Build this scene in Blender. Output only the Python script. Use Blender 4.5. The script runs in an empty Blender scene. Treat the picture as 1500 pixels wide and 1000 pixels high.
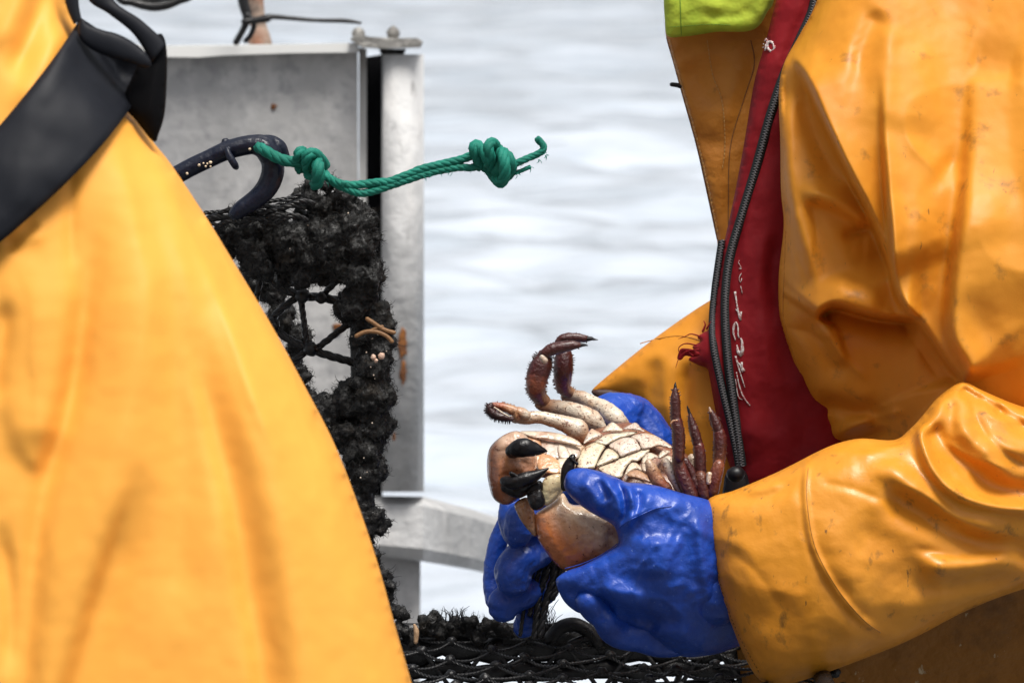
import bpy, bmesh, math, random
import numpy as np
from mathutils import Vector, noise as mnoise
from mathutils.geometry import delaunay_2d_cdt

sc = bpy.context.scene
COL = sc.collection
random.seed(7); np.random.seed(7)

# ------------------------------------------------------------ camera
CAM = np.array([0.0, -4.0, 2.6]); PITCH = math.radians(6.0); K = 0.00015
FWD = np.array([0, math.cos(PITCH), -math.sin(PITCH)])
RIGHT = np.array([1.0, 0, 0])
UP = np.array([0, math.sin(PITCH), math.cos(PITCH)])
cam_d = bpy.data.cameras.new("camera"); cam = bpy.data.objects.new("camera", cam_d)
COL.objects.link(cam); cam.location = CAM; cam.rotation_euler = (math.radians(90) - PITCH, 0, 0)
cam_d.sensor_width = 36; cam_d.lens = 36 / (1500 * K); cam_d.clip_start = 0.1; cam_d.clip_end = 9000
cam_d.dof.use_dof = True; cam_d.dof.focus_distance = 3.97; cam_d.dof.aperture_fstop = 15
sc.camera = cam

# ------------------------------------------------------------ light
SUN_EL, SUN_AZ = math.radians(70), math.radians(148)      # azimuth clockwise from +Y
w = bpy.data.worlds.new("World"); sc.world = w; w.use_nodes = True
nt = w.node_tree; bg = nt.nodes["Background"]
sky = nt.nodes.new("ShaderNodeTexSky"); sky.sky_type = 'NISHITA'; sky.sun_disc = False
sky.sun_elevation = SUN_EL; sky.sun_rotation = SUN_AZ; sky.dust_density = 4.0; sky.air_density = 1.0
hs = nt.nodes.new("ShaderNodeHueSaturation"); hs.inputs['Saturation'].default_value = 0.22
nt.links.new(sky.outputs[0], hs.inputs['Color']); nt.links.new(hs.outputs[0], bg.inputs['Color'])
bg.inputs['Strength'].default_value = 0.05
sd = bpy.data.lights.new("sun", 'SUN'); so = bpy.data.objects.new("sun", sd); COL.objects.link(so)
sd.energy = 1.5; sd.angle = math.radians(22); sd.color = (1, 0.96, 0.9)
sdir = Vector((math.sin(SUN_AZ) * math.cos(SUN_EL), math.cos(SUN_AZ) * math.cos(SUN_EL), math.sin(SUN_EL)))
so.rotation_euler = sdir.to_track_quat('Z', 'Y').to_euler()
sc.view_settings.view_transform = 'Standard'; sc.view_settings.look = 'None'
sc.view_settings.exposure = 1.36; sc.view_settings.gamma = 1
sc.render.engine = 'CYCLES'; sc.cycles.use_denoising = True
sc.cycles.max_bounces = 6; sc.cycles.diffuse_bounces = 3; sc.cycles.glossy_bounces = 3

# ------------------------------------------------------------ helpers
def W(x, y, d):
    """a point at picture direction (x,y) and distance d metres; works on arrays"""
    x = np.asarray(x, float); y = np.asarray(y, float); d = np.asarray(d, float)
    x, y, d = np.broadcast_arrays(x, y, d)
    v = FWD + ((x - 750) * K)[..., None] * RIGHT - ((y - 500) * K)[..., None] * UP
    return CAM + d[..., None] * v

def empty(name, loc, label, cat, group=None):
    o = bpy.data.objects.new(name, None); COL.objects.link(o); o.location = Vector(loc)
    o.empty_display_size = 0.05
    o["label"] = label; o["category"] = cat
    if group: o["group"] = group
    return o

def catmull(pts, n=10, closed=True):
    P = np.array(pts, float); m = len(P); out = []
    rng = range(m if closed else m - 1)
    for i in rng:
        if closed: a, b, c, d = P[(i-1) % m], P[i], P[(i+1) % m], P[(i+2) % m]
        else: a, b, c, d = P[max(i-1, 0)], P[i], P[i+1], P[min(i+2, m-1)]
        for j in range(n):
            t = j / n
            out.append(0.5 * (2*b + (c-a)*t + (2*a-5*b+4*c-d)*t*t + (3*b-a-3*c+d)*t**3))
    if not closed: out.append(P[-1])
    return np.array(out)

def resample(P, step, closed=True):
    Q = np.vstack([P, P[:1]]) if closed else P
    L = np.r_[0, np.cumsum(np.linalg.norm(np.diff(Q[:, :2], axis=0), axis=1))]
    n = max(8 if closed else 2, int(round(L[-1] / step)))
    t = np.linspace(0, L[-1], n + (1 if closed else 0))
    if closed: t = t[:-1]
    return np.stack([np.interp(t, L, Q[:, k]) for k in range(Q.shape[1])], 1)

def polydist(X, poly):
    """signed distance to an open polyline (positive on its right, walking on screen), arc position 0..1"""
    poly = np.array(poly, float)[:, :2]
    best = np.full(len(X), 1e18); sg = np.zeros(len(X)); tt = np.zeros(len(X))
    seg = np.diff(poly, axis=0); L = np.linalg.norm(seg, axis=1); cum = np.r_[0, np.cumsum(L)]
    for i in range(len(seg)):
        r = X - poly[i]; t = np.clip((r @ seg[i]) / (L[i]**2 + 1e-9), 0, 1)
        dv = r - t[:, None] * seg[i]; d2 = (dv**2).sum(1)
        m = d2 < best
        best[m] = d2[m]; sg[m] = np.sign(seg[i][0]*r[m, 1] - seg[i][1]*r[m, 0] + 1e-12)
        tt[m] = (cum[i] + t[m]*L[i]) / cum[-1]
    return np.sqrt(best) * sg, tt

def _sm(P): return resample(catmull(P, 6, False), 8, False) if len(P) > 2 else np.array(P, float)
def _tap(t, a, b):
    q = lambda v: v*v*(3-2*v)
    return q(np.clip(t/a, 0, 1) if a else np.ones_like(t))*q(np.clip((1-t)/b, 0, 1) if b else np.ones_like(t))
def ridge(pts, w, h, wl=None, taper=(.25, .25)):
    """rounded ridge (h>0) or valley (h<0); w = width to the right, wl = to the left"""
    wl = wl or w; P = _sm(pts)
    def f(X):
        s, t = polydist(X, P)
        return h * _tap(t, *taper) * np.exp(-(s / np.where(s > 0, w, wl))**2)
    return f
def step(pts, w, h, edge=3.0, taper=(.15, .15), under=0.35, uw=None):
    """a fold lying over its neighbour: high on the right-hand side of the line, dying away over w"""
    P = _sm(pts); uw = uw or w*0.5
    def f(X):
        s, t = polydist(X, P); g = 1 / (1 + np.exp(-np.clip(s/edge, -30, 30)))
        q = lambda v: v*v*(3-2*v)
        return h * q(np.clip(t/(taper[0]*1.2+1e-6), 0, 1))*q(np.clip((1-t)/(taper[1]*1.2+1e-6), 0, 1)) * (g*np.exp(-np.maximum(s, 0)/w) - under*(1-g)*np.exp(-np.maximum(-s, 0)/uw))
    return f
def blob(cx, cy, rx, ry, h, rot=0):
    c, s = math.cos(rot), math.sin(rot)
    def f(X):
        u, v = X[:, 0]-cx, X[:, 1]-cy; return h*np.exp(-((u*c+v*s)/rx)**2-((-u*s+v*c)/ry)**2)
    return f
def crease(pts, w, h, taper=(.2, .2)):
    P = _sm(pts)
    def f(X):
        s, t = polydist(X, P)
        return h * _tap(t, *taper) * np.exp(-np.abs(s)/w)
    return f
def vnoise(seed):
    rs = np.random.RandomState(seed); G = rs.rand(64, 64)
    def f(X, sx, sy=None, rot=0):
        sy = sy or sx; c, s = math.cos(rot), math.sin(rot)
        u = (X[:, 0]*c + X[:, 1]*s)/sx + 200; v = (-X[:, 0]*s + X[:, 1]*c)/sy + 200
        iu, iv = np.floor(u).astype(int), np.floor(v).astype(int); fu, fv = u-iu, v-iv
        fu = fu*fu*(3-2*fu); fv = fv*fv*(3-2*fv)
        g = lambda a, b: G[a % 64, b % 64]
        return (g(iu, iv)*(1-fu)+g(iu+1, iv)*fu)*(1-fv) + (g(iu, iv+1)*(1-fu)+g(iu+1, iv+1)*fu)*fv - .5
    return f
def wrinkle(seed, amp, sx, sy, rot=0, warp=20):
    a, b, c = vnoise(seed), vnoise(seed+1), vnoise(seed+2)
    def f(X):
        Y = X + np.stack([a(X, sx*1.3), b(X, sx*1.3)], 1)*warp*2
        v = c(Y, sx, sy, rot); return amp*2*(0.5-np.abs(v)*2) + amp*.6*a(Y, sx/2.2, sy/2.2, rot)
    return f

ORIGIN = {}
class MB:
    """collects geometry (world coordinates) for ONE mesh object; vertices carry a colour: pigment, plus some painted shade on crab legs"""
    def __init__(s): s.v = []; s.f = []; s.c = []; s.m = []; s.n = 0
    def add(s, V, F, col=(1, 1, 1), mi=0):
        V = np.asarray(V, float); s.v.append(V)
        c = np.asarray(col, float)
        s.c.append(np.broadcast_to(c, (len(V), 3)) if c.ndim == 1 else c)
        n = s.n; s.f.extend([tuple(i+n for i in f) for f in F]); s.m.extend([mi]*len(F)); s.n += len(V)
    def build(s, name, mats, parent=None, smooth=True):
        me = bpy.data.meshes.new(name); V = np.vstack(s.v)
        loc = V.mean(0) if parent is None else ORIGIN.get(parent.name, np.array(parent.location))
        me.from_pydata([tuple(p) for p in (V-loc)], [], s.f); me.validate(); me.update()
        if not isinstance(mats, (list, tuple)): mats = [mats]
        for m in mats: me.materials.append(m)
        if len(mats) > 1 and len(me.polygons) == len(s.m): me.polygons.foreach_set('material_index', s.m)
        C = np.vstack(s.c); at = me.color_attributes.new('pig', 'FLOAT_COLOR', 'POINT')
        at.data.foreach_set('color', np.c_[C, np.ones(len(C))].ravel())
        if smooth: me.polygons.foreach_set('use_smooth', [True]*len(me.polygons))
        o = bpy.data.objects.new(name, me); COL.objects.link(o)
        if parent is not None:
            o.parent = parent
        else: o.location = Vector(loc)
        ORIGIN[o.name] = loc
        return o

def frames(P):
    T = np.gradient(P, axis=0); T /= np.linalg.norm(T, axis=1)[:, None] + 1e-12
    n = np.cross(T[0], [0.3, 0.2, 1.0]); n /= np.linalg.norm(n)
    N = []
    for t in T:
        n = n - t*(n @ t); n /= np.linalg.norm(n) + 1e-12; N.append(n)
    N = np.array(N); return T, N, np.cross(T, N)
def tube(mb, P, R, col=(1, 1, 1), seg=10, flat=1.0, cap=True, mi=0, bump=None, under=None):
    """tube along world points P with radii R (metres); rounded caps; col may vary along it"""
    P = np.asarray(P, float); R = np.broadcast_to(np.asarray(R, float), (len(P),)).copy()
    c = np.asarray(col, float); C = np.broadcast_to(c, (len(P), 3)) if c.ndim == 1 else c
    if cap:
        t0 = (P[0]-P[1]); t0 /= np.linalg.norm(t0)+1e-12; t1 = (P[-1]-P[-2]); t1 /= np.linalg.norm(t1)+1e-12
        P = np.vstack([P[0]+t0*R[0]*.95, P[0]+t0*R[0]*.6, P, P[-1]+t1*R[-1]*.6, P[-1]+t1*R[-1]*.95])
        R = np.r_[R[0]*.3, R[0]*.8, R, R[-1]*.8, R[-1]*.3]; C = np.vstack([C[:1], C[:1], C, C[-1:], C[-1:]])
    T, N, B = frames(P); n = len(P)
    a = np.linspace(0, 2*math.pi, seg, endpoint=False)
    V = P[:, None] + R[:, None, None]*(np.cos(a)[None, :, None]*N[:, None] + flat*np.sin(a)[None, :, None]*B[:, None])
    V = V.reshape(-1, 3); F = []
    for i in range(n-1):
        for j in range(seg):
            k = (j+1) % seg; F.append((i*seg+j, i*seg+k, (i+1)*seg+k, (i+1)*seg+j))
    F.append(tuple(range(seg))[::-1]); F.append(tuple((n-1)*seg+j for j in range(seg)))
    if bump: V = V + bump(V)
    CC = np.repeat(C, seg, 0)
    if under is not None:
        nz = (V-np.repeat(P, seg, 0))@UP/(np.repeat(R, seg)+1e-9); wt = np.clip(.25-nz*.9, 0, 1)[:, None]; CC = CC*(1-wt*(1-np.array(under)))  # downward sides of crab legs darkened: part shell colour, part painted shade
    mb.add(V, F, CC, mi)
def smooth_path(pts, n=6): return catmull(pts, n, False)
def ptube(mb, pts, d, rpx, cols=(1, 1, 1), n=6, **kw):
    """tube given as picture points [(x,y[,depth offset m])], radii in picture px at depth d"""
    A = np.array([(p[0], p[1], (p[2] if len(p) > 2 else 0)) for p in pts], float)
    m = len(A); rp = np.broadcast_to(np.asarray(rpx, float), (m,)); c = np.asarray(cols, float)
    c = np.broadcast_to(c, (m, 3)) if c.ndim == 1 else c
    Q = catmull(np.c_[A, rp, c], n, False)
    tube(mb, W(Q[:, 0], Q[:, 1], d+Q[:, 2]), np.maximum(Q[:, 3], .2)*K*d, np.clip(Q[:, 4:7], 0, 1), **kw)
    return Q
def twisted(mb, P, r, col, pitch=None, strands=3, seg=6, sr=.56, cj=.0):
    """laid rope: helical strands round a path"""
    P = resample3(P, r*.5); T, N, B = frames(P)
    L = np.r_[0, np.cumsum(np.linalg.norm(np.diff(P, axis=0), axis=1))]; pitch = pitch or r*7
    for k in range(strands):
        a = L/pitch*2*math.pi + k*2*math.pi/strands
        Q = P + r*(1-sr)*1.0*(np.cos(a)[:, None]*N + np.sin(a)[:, None]*B)
        cc = np.array(col)*(1+random.uniform(-cj, cj)); tube(mb, Q, r*sr, cc, seg=seg)
def resample3(P, step):
    P = np.asarray(P, float); L = np.r_[0, np.cumsum(np.linalg.norm(np.diff(P, axis=0), axis=1))]
    n = max(3, int(L[-1]/step)); t = np.linspace(0, L[-1], n)
    return np.stack([np.interp(t, L, P[:, k]) for k in range(3)], 1)
def ball(mb, c, r, col=(1, 1, 1), seg=10, rings=7, rough=0, seed=0, mi=0, axes=None):
    V = []; F = []; c = np.asarray(c, float); r = np.broadcast_to(np.asarray(r, float), (3,))
    for i in range(rings+1):
        th = math.pi*i/rings
        for j in range(seg):
            ph = 2*math.pi*j/seg
            V.append((math.sin(th)*math.cos(ph), math.sin(th)*math.sin(ph), math.cos(th)))
    V = np.array(V)
    if rough:
        s = np.array([mnoise.noise(Vector(v*1.7)+Vector((seed*7.1, seed*3.3, 0))) + .5*mnoise.noise(Vector(v*4)+Vector((seed*5.1, 0, seed*2.3))) for v in V])
        V = V*(1+rough*s)[:, None]
    V = V*r
    if axes is not None: V = V @ axes
    for i in range(rings):
        for j in range(seg):
            k = (j+1) % seg; F.append((i*seg+j, (i+1)*seg+j, (i+1)*seg+k, i*seg+k))
    mb.add(V+c, F, col, mi)
def box(mb, c, h, col=(1, 1, 1), R=None, mi=0):
    V = np.array([(x, y, z) for x in (-1, 1) for y in (-1, 1) for z in (-1, 1)], float)*h
    if R is not None: V = V @ R
    mb.add(V+np.asarray(c), [(0, 1, 3, 2), (4, 6, 7, 5), (0, 4, 5, 1), (2, 3, 7, 6), (0, 2, 6, 4), (1, 5, 7, 3)], col, mi)

def inside(P, poly):
    x, y = P[:, 0], P[:, 1]; r = np.zeros(len(P), bool); j = len(poly)-1
    for i in range(len(poly)):
        xi, yi = poly[i]; xj, yj = poly[j]
        if yi != yj:
            c = ((yi > y) != (yj > y)) & (x < (xj-xi)*(y-yi)/(yj-yi)+xi); r ^= c
        j = i
    return r
def relief(mb, outline, d, step_px=5, bulge=1.0, hmax=80, folds=(), back=1.0, col=(1, 1, 1), smooth=True, corner_n=8, mi=0, fade=6, colf=None, relax=2, amp=1.0):
    """a solid body whose silhouette is `outline`: rounded like an inflated form (a Poisson surface),
    folds raised on its front, a rounded back. returns a sampler of the front distance."""
    O = catmull(outline, corner_n) if smooth else np.array(outline, float)
    O = resample(O, step_px); s = step_px
    lo, hi = O.min(0), O.max(0)
    ys = np.arange(lo[1], hi[1], s*.866); pts = []
    for k, yy in enumerate(ys):
        xs = np.arange(lo[0]+(s/2 if k % 2 else 0), hi[0], s); pts.append(np.c_[xs, np.full(len(xs), yy)])
    I = np.vstack(pts); I = I[inside(I, O)]
    Oc = np.vstack([O, O[:1]]); D, _ = polydist(I, Oc); D = np.abs(D)
    m = D > s*.55; I, D = I[m], D[m]
    nO = len(O); allp = np.vstack([O, I])
    res = delaunay_2d_cdt([Vector(p) for p in allp], [(i, (i+1) % nO) for i in range(nO)], [], 1, 1e-6)
    V2 = np.array([tuple(v) for v in res[0]]); F = [tuple(f) for f in res[2]]
    cen = np.array([V2[list(f)].mean(0) for f in F]); ok = inside(cen, O); F = [f for f, q in zip(F, ok) if q]
    N = len(V2); dist = np.abs(polydist(V2, Oc)[0]); bnd = dist < 1e-3
    E = set()
    for f in F:
        for a, b in ((f[0], f[1]), (f[1], f[2]), (f[2], f[0])): E.add((min(a, b), max(a, b)))
    E = np.array(list(E)); a, b = E[:, 0], E[:, 1]; inn = ~bnd
    deg = np.bincount(a, minlength=N)+np.bincount(b, minlength=N)
    def A(u): return (deg*u - np.bincount(a, u[b], N) - np.bincount(b, u[a], N))*inn
    rhs = np.where(inn, 3.0*s*s, 0.0); u = np.zeros(N); r = rhs-A(u); p = r.copy(); rs = r @ r
    for _ in range(600):
        Ap = A(p); al = rs/(p @ Ap+1e-20); u += al*p; r -= al*Ap; rn = r @ r
        if rn < 1e-8*(rhs @ rhs): break
        p = r+rn/rs*p; rs = rn
    h = bulge*np.sqrt(np.maximum(u, 0)); h = hmax*np.tanh(h/hmax)
    fold = np.zeros(N)
    for g in folds: fold += g(V2)
    for _ in range(relax): fold = .5*fold+.5*(np.bincount(a, fold[b], N)+np.bincount(b, fold[a], N))/deg
    fold *= amp
    fold *= np.clip(dist/fade, 0, 1)
    D0 = d(V2) if callable(d) else np.full(N, float(d))
    df = D0-(h+fold)*K*D0; db = D0+back*h*K*D0
    Vf = W(V2[:, 0], V2[:, 1], df); ib = np.where(inn)[0]; mp = np.arange(N); mp[ib] = N+np.arange(len(ib))
    Vb = W(V2[ib, 0], V2[ib, 1], db[ib])
    def ccw(f):
        p0, p1, p2 = V2[f[0]], V2[f[1]], V2[f[2]]
        return (p1[0]-p0[0])*(p2[1]-p0[1])-(p1[1]-p0[1])*(p2[0]-p0[0])
    FF = []
    for f in F:
        g = f if ccw(f) < 0 else f[::-1]
        FF.append(g); q = tuple(int(mp[i]) for i in g[::-1])
        if q[0] != g[2] or q[1] != g[1] or q[2] != g[0]: FF.append(q)
    if colf is not None:
        c = colf(V2); c = np.vstack([c, c[ib]])
    else: c = col
    mb.add(np.vstack([Vf, Vb]), FF, c, mi)
    def front(x, y):
        q = np.array([x, y]); d2 = ((V2-q)**2).sum(1); i = np.argpartition(d2, 3)[:3]; wt = 1/(d2[i]+.01)
        return float((df[i]*wt).sum()/wt.sum())
    front.V2, front.df = V2, df
    return front
def on(front, pts, lift=.0006, n=8):
    Q = catmull(pts, n, False) if len(pts) > 2 else np.array(pts, float)
    Q = resample(Q, 3, False)
    d = np.array([front(*q) for q in Q])
    return Q, d-lift
def seam(mb, front, pts, rpx=.7, lift=.0002, col=(1, 1, 1), **kw):
    Q, d = on(front, pts, lift); 
    tube(mb, W(Q[:, 0], Q[:, 1], d), rpx*K*4, col, seg=6, **kw)
def stitches(mb, front, pts, gap=6, ln=3, rpx=.5, col=(1, 1, 1), lift=.0003):
    Q, d = on(front, pts, lift); L = np.r_[0, np.cumsum(np.linalg.norm(np.diff(Q, axis=0), axis=1))]
    t = 0
    while t+ln < L[-1]:
        tt = np.array([t, t+ln/2, t+ln]); x = np.interp(tt, L, Q[:, 0]); y = np.interp(tt, L, Q[:, 1]); dd = np.interp(tt, L, d)
        tube(mb, W(x, y, dd), rpx*K*4, col, seg=5); t += gap
def fuse(mb, voxel, smooth=4, disp=None):
    """melt the collected pieces into one continuous skin"""
    me = bpy.data.meshes.new('tmp'); me.from_pydata([tuple(p) for p in np.vstack(mb.v)], [], mb.f); me.validate()
    o = bpy.data.objects.new('tmp', me); COL.objects.link(o)
    m = o.modifiers.new('r', 'REMESH'); m.mode = 'VOXEL'; m.voxel_size = voxel
    if smooth: s = o.modifiers.new('s', 'SMOOTH'); s.iterations = smooth; s.factor = .5
    dg = bpy.context.evaluated_depsgraph_get(); ev = o.evaluated_get(dg); m2 = bpy.data.meshes.new_from_object(ev)
    V = np.empty(len(m2.vertices)*3); m2.vertices.foreach_get('co', V); V = V.reshape(-1, 3)
    Nn = np.empty(len(V)*3); m2.vertices.foreach_get('normal', Nn); Nn = Nn.reshape(-1, 3)
    F = [tuple(p.vertices) for p in m2.polygons]
    bpy.data.objects.remove(o); bpy.data.meshes.remove(me); bpy.data.meshes.remove(m2)
    if disp: V = V + Nn*np.array([disp(v) for v in V])[:, None]
    r = MB(); r.add(V, F); return r, V, Nn

# ------------------------------------------------------------ materials
def mat(name, base=(.5, .5, .5), rough=.5, metal=0, coat=0, coat_rough=.1, pig=False, spec=.5,
        spots=(), bump=(), rough_var=None, sheen=0, vary=None):
    """spots: (scale, lo, hi, colour, amount, stretch) ; bump: (scale, strength, detail, stretch)"""
    m = bpy.data.materials.new(name); m.use_nodes = True; t = m.node_tree; b = t.nodes['Principled BSDF']
    N = t.nodes.new; Lk = t.links.new
    tc = N('ShaderNodeTexCoord').outputs['Object']
    def mapped(st):
        if not st: return tc
        mp = N('ShaderNodeMapping'); mp.inputs['Scale'].default_value = st
        if len(st) == 3: Lk(tc, mp.inputs[0])
        return mp.outputs[0]
    rgb = N('ShaderNodeRGB'); rgb.outputs[0].default_value = (*base, 1); c = rgb.outputs[0]
    if pig:
        a = N('ShaderNodeAttribute'); a.attribute_name = 'pig'
        mx = N('ShaderNodeMixRGB'); mx.blend_type = 'MULTIPLY'; mx.inputs[0].default_value = 1
        Lk(c, mx.inputs[1]); Lk(a.outputs['Color'], mx.inputs[2]); c = mx.outputs[0]
    for k, (scl, lo, hi, colr, amt, st) in enumerate(spots):
        n = N('ShaderNodeTexNoise'); n.inputs['Scale'].default_value = scl; n.inputs['Detail'].default_value = 6
        n.inputs['Roughness'].default_value = .6; Lk(mapped(st), n.inputs['Vector'])
        r = N('ShaderNodeMapRange'); r.inputs[1].default_value = lo; r.inputs[2].default_value = hi; r.inputs[4].default_value = amt
        Lk(n.outputs[0], r.inputs[0])
        mx = N('ShaderNodeMixRGB'); Lk(r.outputs[0], mx.inputs[0]); Lk(c, mx.inputs[1]); mx.inputs[2].default_value = (*colr, 1); c = mx.outputs[0]
    Lk(c, b.inputs['Base Color'])
    b.inputs['Roughness'].default_value = rough; b.inputs['Metallic'].default_value = metal
    b.inputs['Coat Weight'].default_value = coat; b.inputs['Coat Roughness'].default_value = coat_rough
    b.inputs['Specular IOR Level'].default_value = spec; b.inputs['Sheen Weight'].default_value = sheen
    if rough_var:
        scl, r0, r1 = rough_var; n = N('ShaderNodeTexNoise'); n.inputs['Scale'].default_value = scl; n.inputs['Detail'].default_value = 4
        Lk(tc, n.inputs['Vector']); r = N('ShaderNodeMapRange'); r.inputs[1].default_value = .35; r.inputs[2].default_value = .65
        r.inputs[3].default_value = r0; r.inputs[4].default_value = r1; Lk(n.outputs[0], r.inputs[0]); Lk(r.outputs[0], b.inputs['Roughness'])
    prev = None
    for (scl, stg, det, st) in bump:
        n = N('ShaderNodeTexNoise'); n.inputs['Scale'].default_value = scl; n.inputs['Detail'].default_value = det; Lk(mapped(st), n.inputs['Vector'])
        bp = N('ShaderNodeBump'); bp.inputs['Strength'].default_value = stg; bp.inputs['Distance'].default_value = .6/scl
        Lk(n.outputs[0], bp.inputs['Height'])
        if prev: Lk(prev, bp.inputs['Normal'])
        prev = bp.outputs[0]
    if prev: Lk(prev, b.inputs['Normal']); 
    return m
GRIME = (.09, .05, .015)
M_YEL = mat('yellow_oilskin', (.70, .275, .020), .58, coat=.0, coat_rough=.2, spec=.36,
            spots=[(9, .45, .75, (.56, .185, .007), .7, None), (38, .60, .74, GRIME, .55, None), (150, .68, .74, (.12, .06, .02), .7, (1, 1, .35))],
            bump=[(12, .18, 3, None), (700, .12, 2, None)], rough_var=(14, .46, .64))
M_YELW = mat('yellow_oilskin_wet', (.70, .275, .020), .52, coat=.09, coat_rough=.12, spec=.4,
            spots=[(9, .45, .75, (.56, .185, .007), .7, None), (16, .58, .74, (.30, .13, .02), .45, None), (60, .60, .72, GRIME, .7, (1, 1, .6)), (150, .67, .73, (.10, .05, .02), .8, (1, 1, .35))],
            bump=[(12, .25, 3, None), (45, .10, 3, None), (700, .1, 2, None)], rough_var=(20, .38, .6))
M_TROU = mat('shaded_trousers', (.26, .10, .009), .45, spec=.3, spots=[(14, .5, .7, (.10, .04, .006), .7, None), (90, .66, .72, (.5, .4, .25), .8, (1, 1, .3))], bump=[(30, .4, 4, None)])  # oilskin darkened: shade under the sleeve is put into this colour
M_YELB = mat('yellow_oilskin_front', (.90, .40, .060), .66, coat=.0, coat_rough=.25, spec=.3,
             spots=[(4, .45, .75, (.86, .37, .05), .4, None), (120, .76, .80, (.2, .1, .03), .4, None)],
             bump=[(10, .15, 3, None)], rough_var=(8, .5, .7))
M_ORA = mat('orange_lining', (.52, .20, .022), .5, spec=.35, spots=[(14, .42, .7, (.36, .12, .012), .6, None), (60, .68, .8, GRIME, .4, None)],
            bump=[(30, .3, 4, None), (900, .15, 2, None)])
M_SEAM = mat('seam', (.50, .20, .02), .5)
M_STITCH = mat('stitch', (.16, .07, .02), .7)
M_DARK = mat('dark', (.006, .006, .008), .4, spec=.3)
M_STRAP = mat('webbing', (.008, .009, .013), .55, spec=.2, spots=[(6, .4, .7, (.014, .016, .022), .7, None)], bump=[(1500, .15, 1, None), (14, .2, 2, None)])
M_PAD = mat('black_pad', (.003, .003, .004), .7, spec=.1)
M_RED = mat('red_fabric', (.23, .007, .012), .65, spec=.2, sheen=.0, spots=[(16, .42, .72, (.13, .004, .009), .7, None), (60, .66, .78, (.06, .005, .01), .5, None)],
            bump=[(1400, .25, 2, None), (22, .25, 3, None)])
M_ZIP = mat('zip', (.16, .16, .17), .4, metal=.3)
M_ZTAPE = mat('zip_tape', (.022, .026, .028), .75, spec=.2, bump=[(1500, .3, 1, None)])
M_WHITE = mat('print_white', (.62, .60, .58), .7, spots=[(500, .5, .58, (.36, .03, .035), .8, None)])
M_HIVIS = mat('hi_vis', (.42, .52, .05), .75, spec=.2, spots=[(18, .45, .7, (.20, .36, .02), .7, None), (90, .66, .76, (.1, .12, .02), .6, None)], bump=[(40, .3, 3, None)])
M_BLUE = mat('blue_rubber', (.010, .066, .42), .46, coat=.15, coat_rough=.2, spots=[(22, .45, .72, (.006, .030, .22), .8, None), (420, .66, .72, (.25, .38, .75), .7, None), (60, .70, .78, (.05, .05, .08), .5, None)],
             bump=[(600, .3, 3, None), (90, .22, 4, None)], rough_var=(60, .32, .55))
M_CRAB = mat('crab_shell', (1, 1, 1), .34, coat=.3, coat_rough=.15, pig=True,
             spots=[(60, .48, .66, (.50, .29, .16), .75, None), (420, .60, .635, (.08, .018, .01), .95, None), (200, .615, .65, (.16, .045, .02), .85, None)], bump=[(240, .6, 5, None), (700, .5, 2, None)], rough_var=(90, .2, .5))
M_CRABD = mat('crab_dark', (1, 1, 1), .36, coat=.3, coat_rough=.2, pig=True, spots=[(160, .5, .7, (.03, .008, .008), .6, None)], bump=[(330, .9, 5, None)])
M_CLAW = mat('crab_claw', (1, 1, 1), .22, coat=.6, coat_rough=.08, pig=True, spots=[(60, .48, .66, (.30, .09, .026), .6, None), (200, .63, .66, (.10, .025, .01), .8, None)], bump=[(50, .25, 3, None), (260, .4, 5, None)])
M_BLACK = mat('claw_black', (.006, .005, .006), .35, spec=.35, coat=.0, bump=[(110, .4, 4, None)], spots=[(100, .58, .68, (.02, .018, .018), .6, None)])
M_GREEN = mat('green_rope', (.012, .185, .135), .65, spec=.25, pig=True, spots=[(120, .5, .7, (.006, .15, .10), .7, None), (60, .66, .78, (.02, .05, .04), .7, None)], bump=[(900, .6, 3, (1, 1, 1))])
M_FOUL = mat('fouling', (.011, .011, .011), .6, spec=.3, spots=[(120, .55, .72, (.045, .042, .040), .8, None), (40, .55, .7, (.030, .022, .014), .6, None)], bump=[(260, .9, 6, None)], rough_var=(160, .2, .8))
M_TWINE = mat('black_twine', (.006, .006, .007), .38, spec=.5, bump=[(900, .6, 3, None)], rough_var=(200, .25, .6), coat=.0)
M_HOOK = mat('navy_plastic', (.006, .009, .022), .4, spec=.35, spots=[(45, .5, .75, (.018, .02, .032), .7, None)], bump=[(160, .35, 4, None)], rough_var=(90, .25, .55))
M_SHELL = mat('barnacle', (.55, .45, .36), .6, pig=True, bump=[(300, .5, 3, None)])
M_STEEL = mat('galvanised', (.41, .405, .40), .65, metal=.1, spots=[(3.5, .42, .66, (.33, .33, .34), .8, (1, 1, .6)), (14, .46, .66, (.60, .59, .58), .7, (1, 1, .7)), (45, .5, .7, (.26, .26, .27), .7, None), (9, .70, .76, (.25, .15, .10), .5, (1, 1, .4)), (40, .62, .75, (.15, .15, .16), .45, None)],
              bump=[(60, .18, 5, None)], rough_var=(8, .4, .7))
M_STEELL = mat('galvanised_pale', (.54, .54, .54), .6, metal=.05, spots=[(7, .42, .62, (.33, .33, .33), .8, (1, 1, .3)), (25, .52, .68, (.60, .59, .58), .7, (1, 1, .5)), (50, .6, .7, (.14, .13, .13), .6, (1, 1, .4))], bump=[(30, .35, 5, None)])
M_LIP = mat('pale_paint', (.78, .78, .76), .5, spots=[(12, .55, .72, (.5, .5, .49), .6, None)])
M_RUST = mat('rust', (.13, .045, .012), .85, spots=[(60, .45, .6, (.30, .11, .02), .8, None)], bump=[(120, .6, 4, None)])
M_RUSTM = mat('rusty_bar', (.30, .22, .17), .7, spots=[(16, .45, .6, (.24, .08, .03), .8, None), (25, .6, .7, (.03, .02, .02), .8, None)], bump=[(60, .6, 5, None)])
M_SKIN = mat('skin', (.55, .30, .22), .5)

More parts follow.
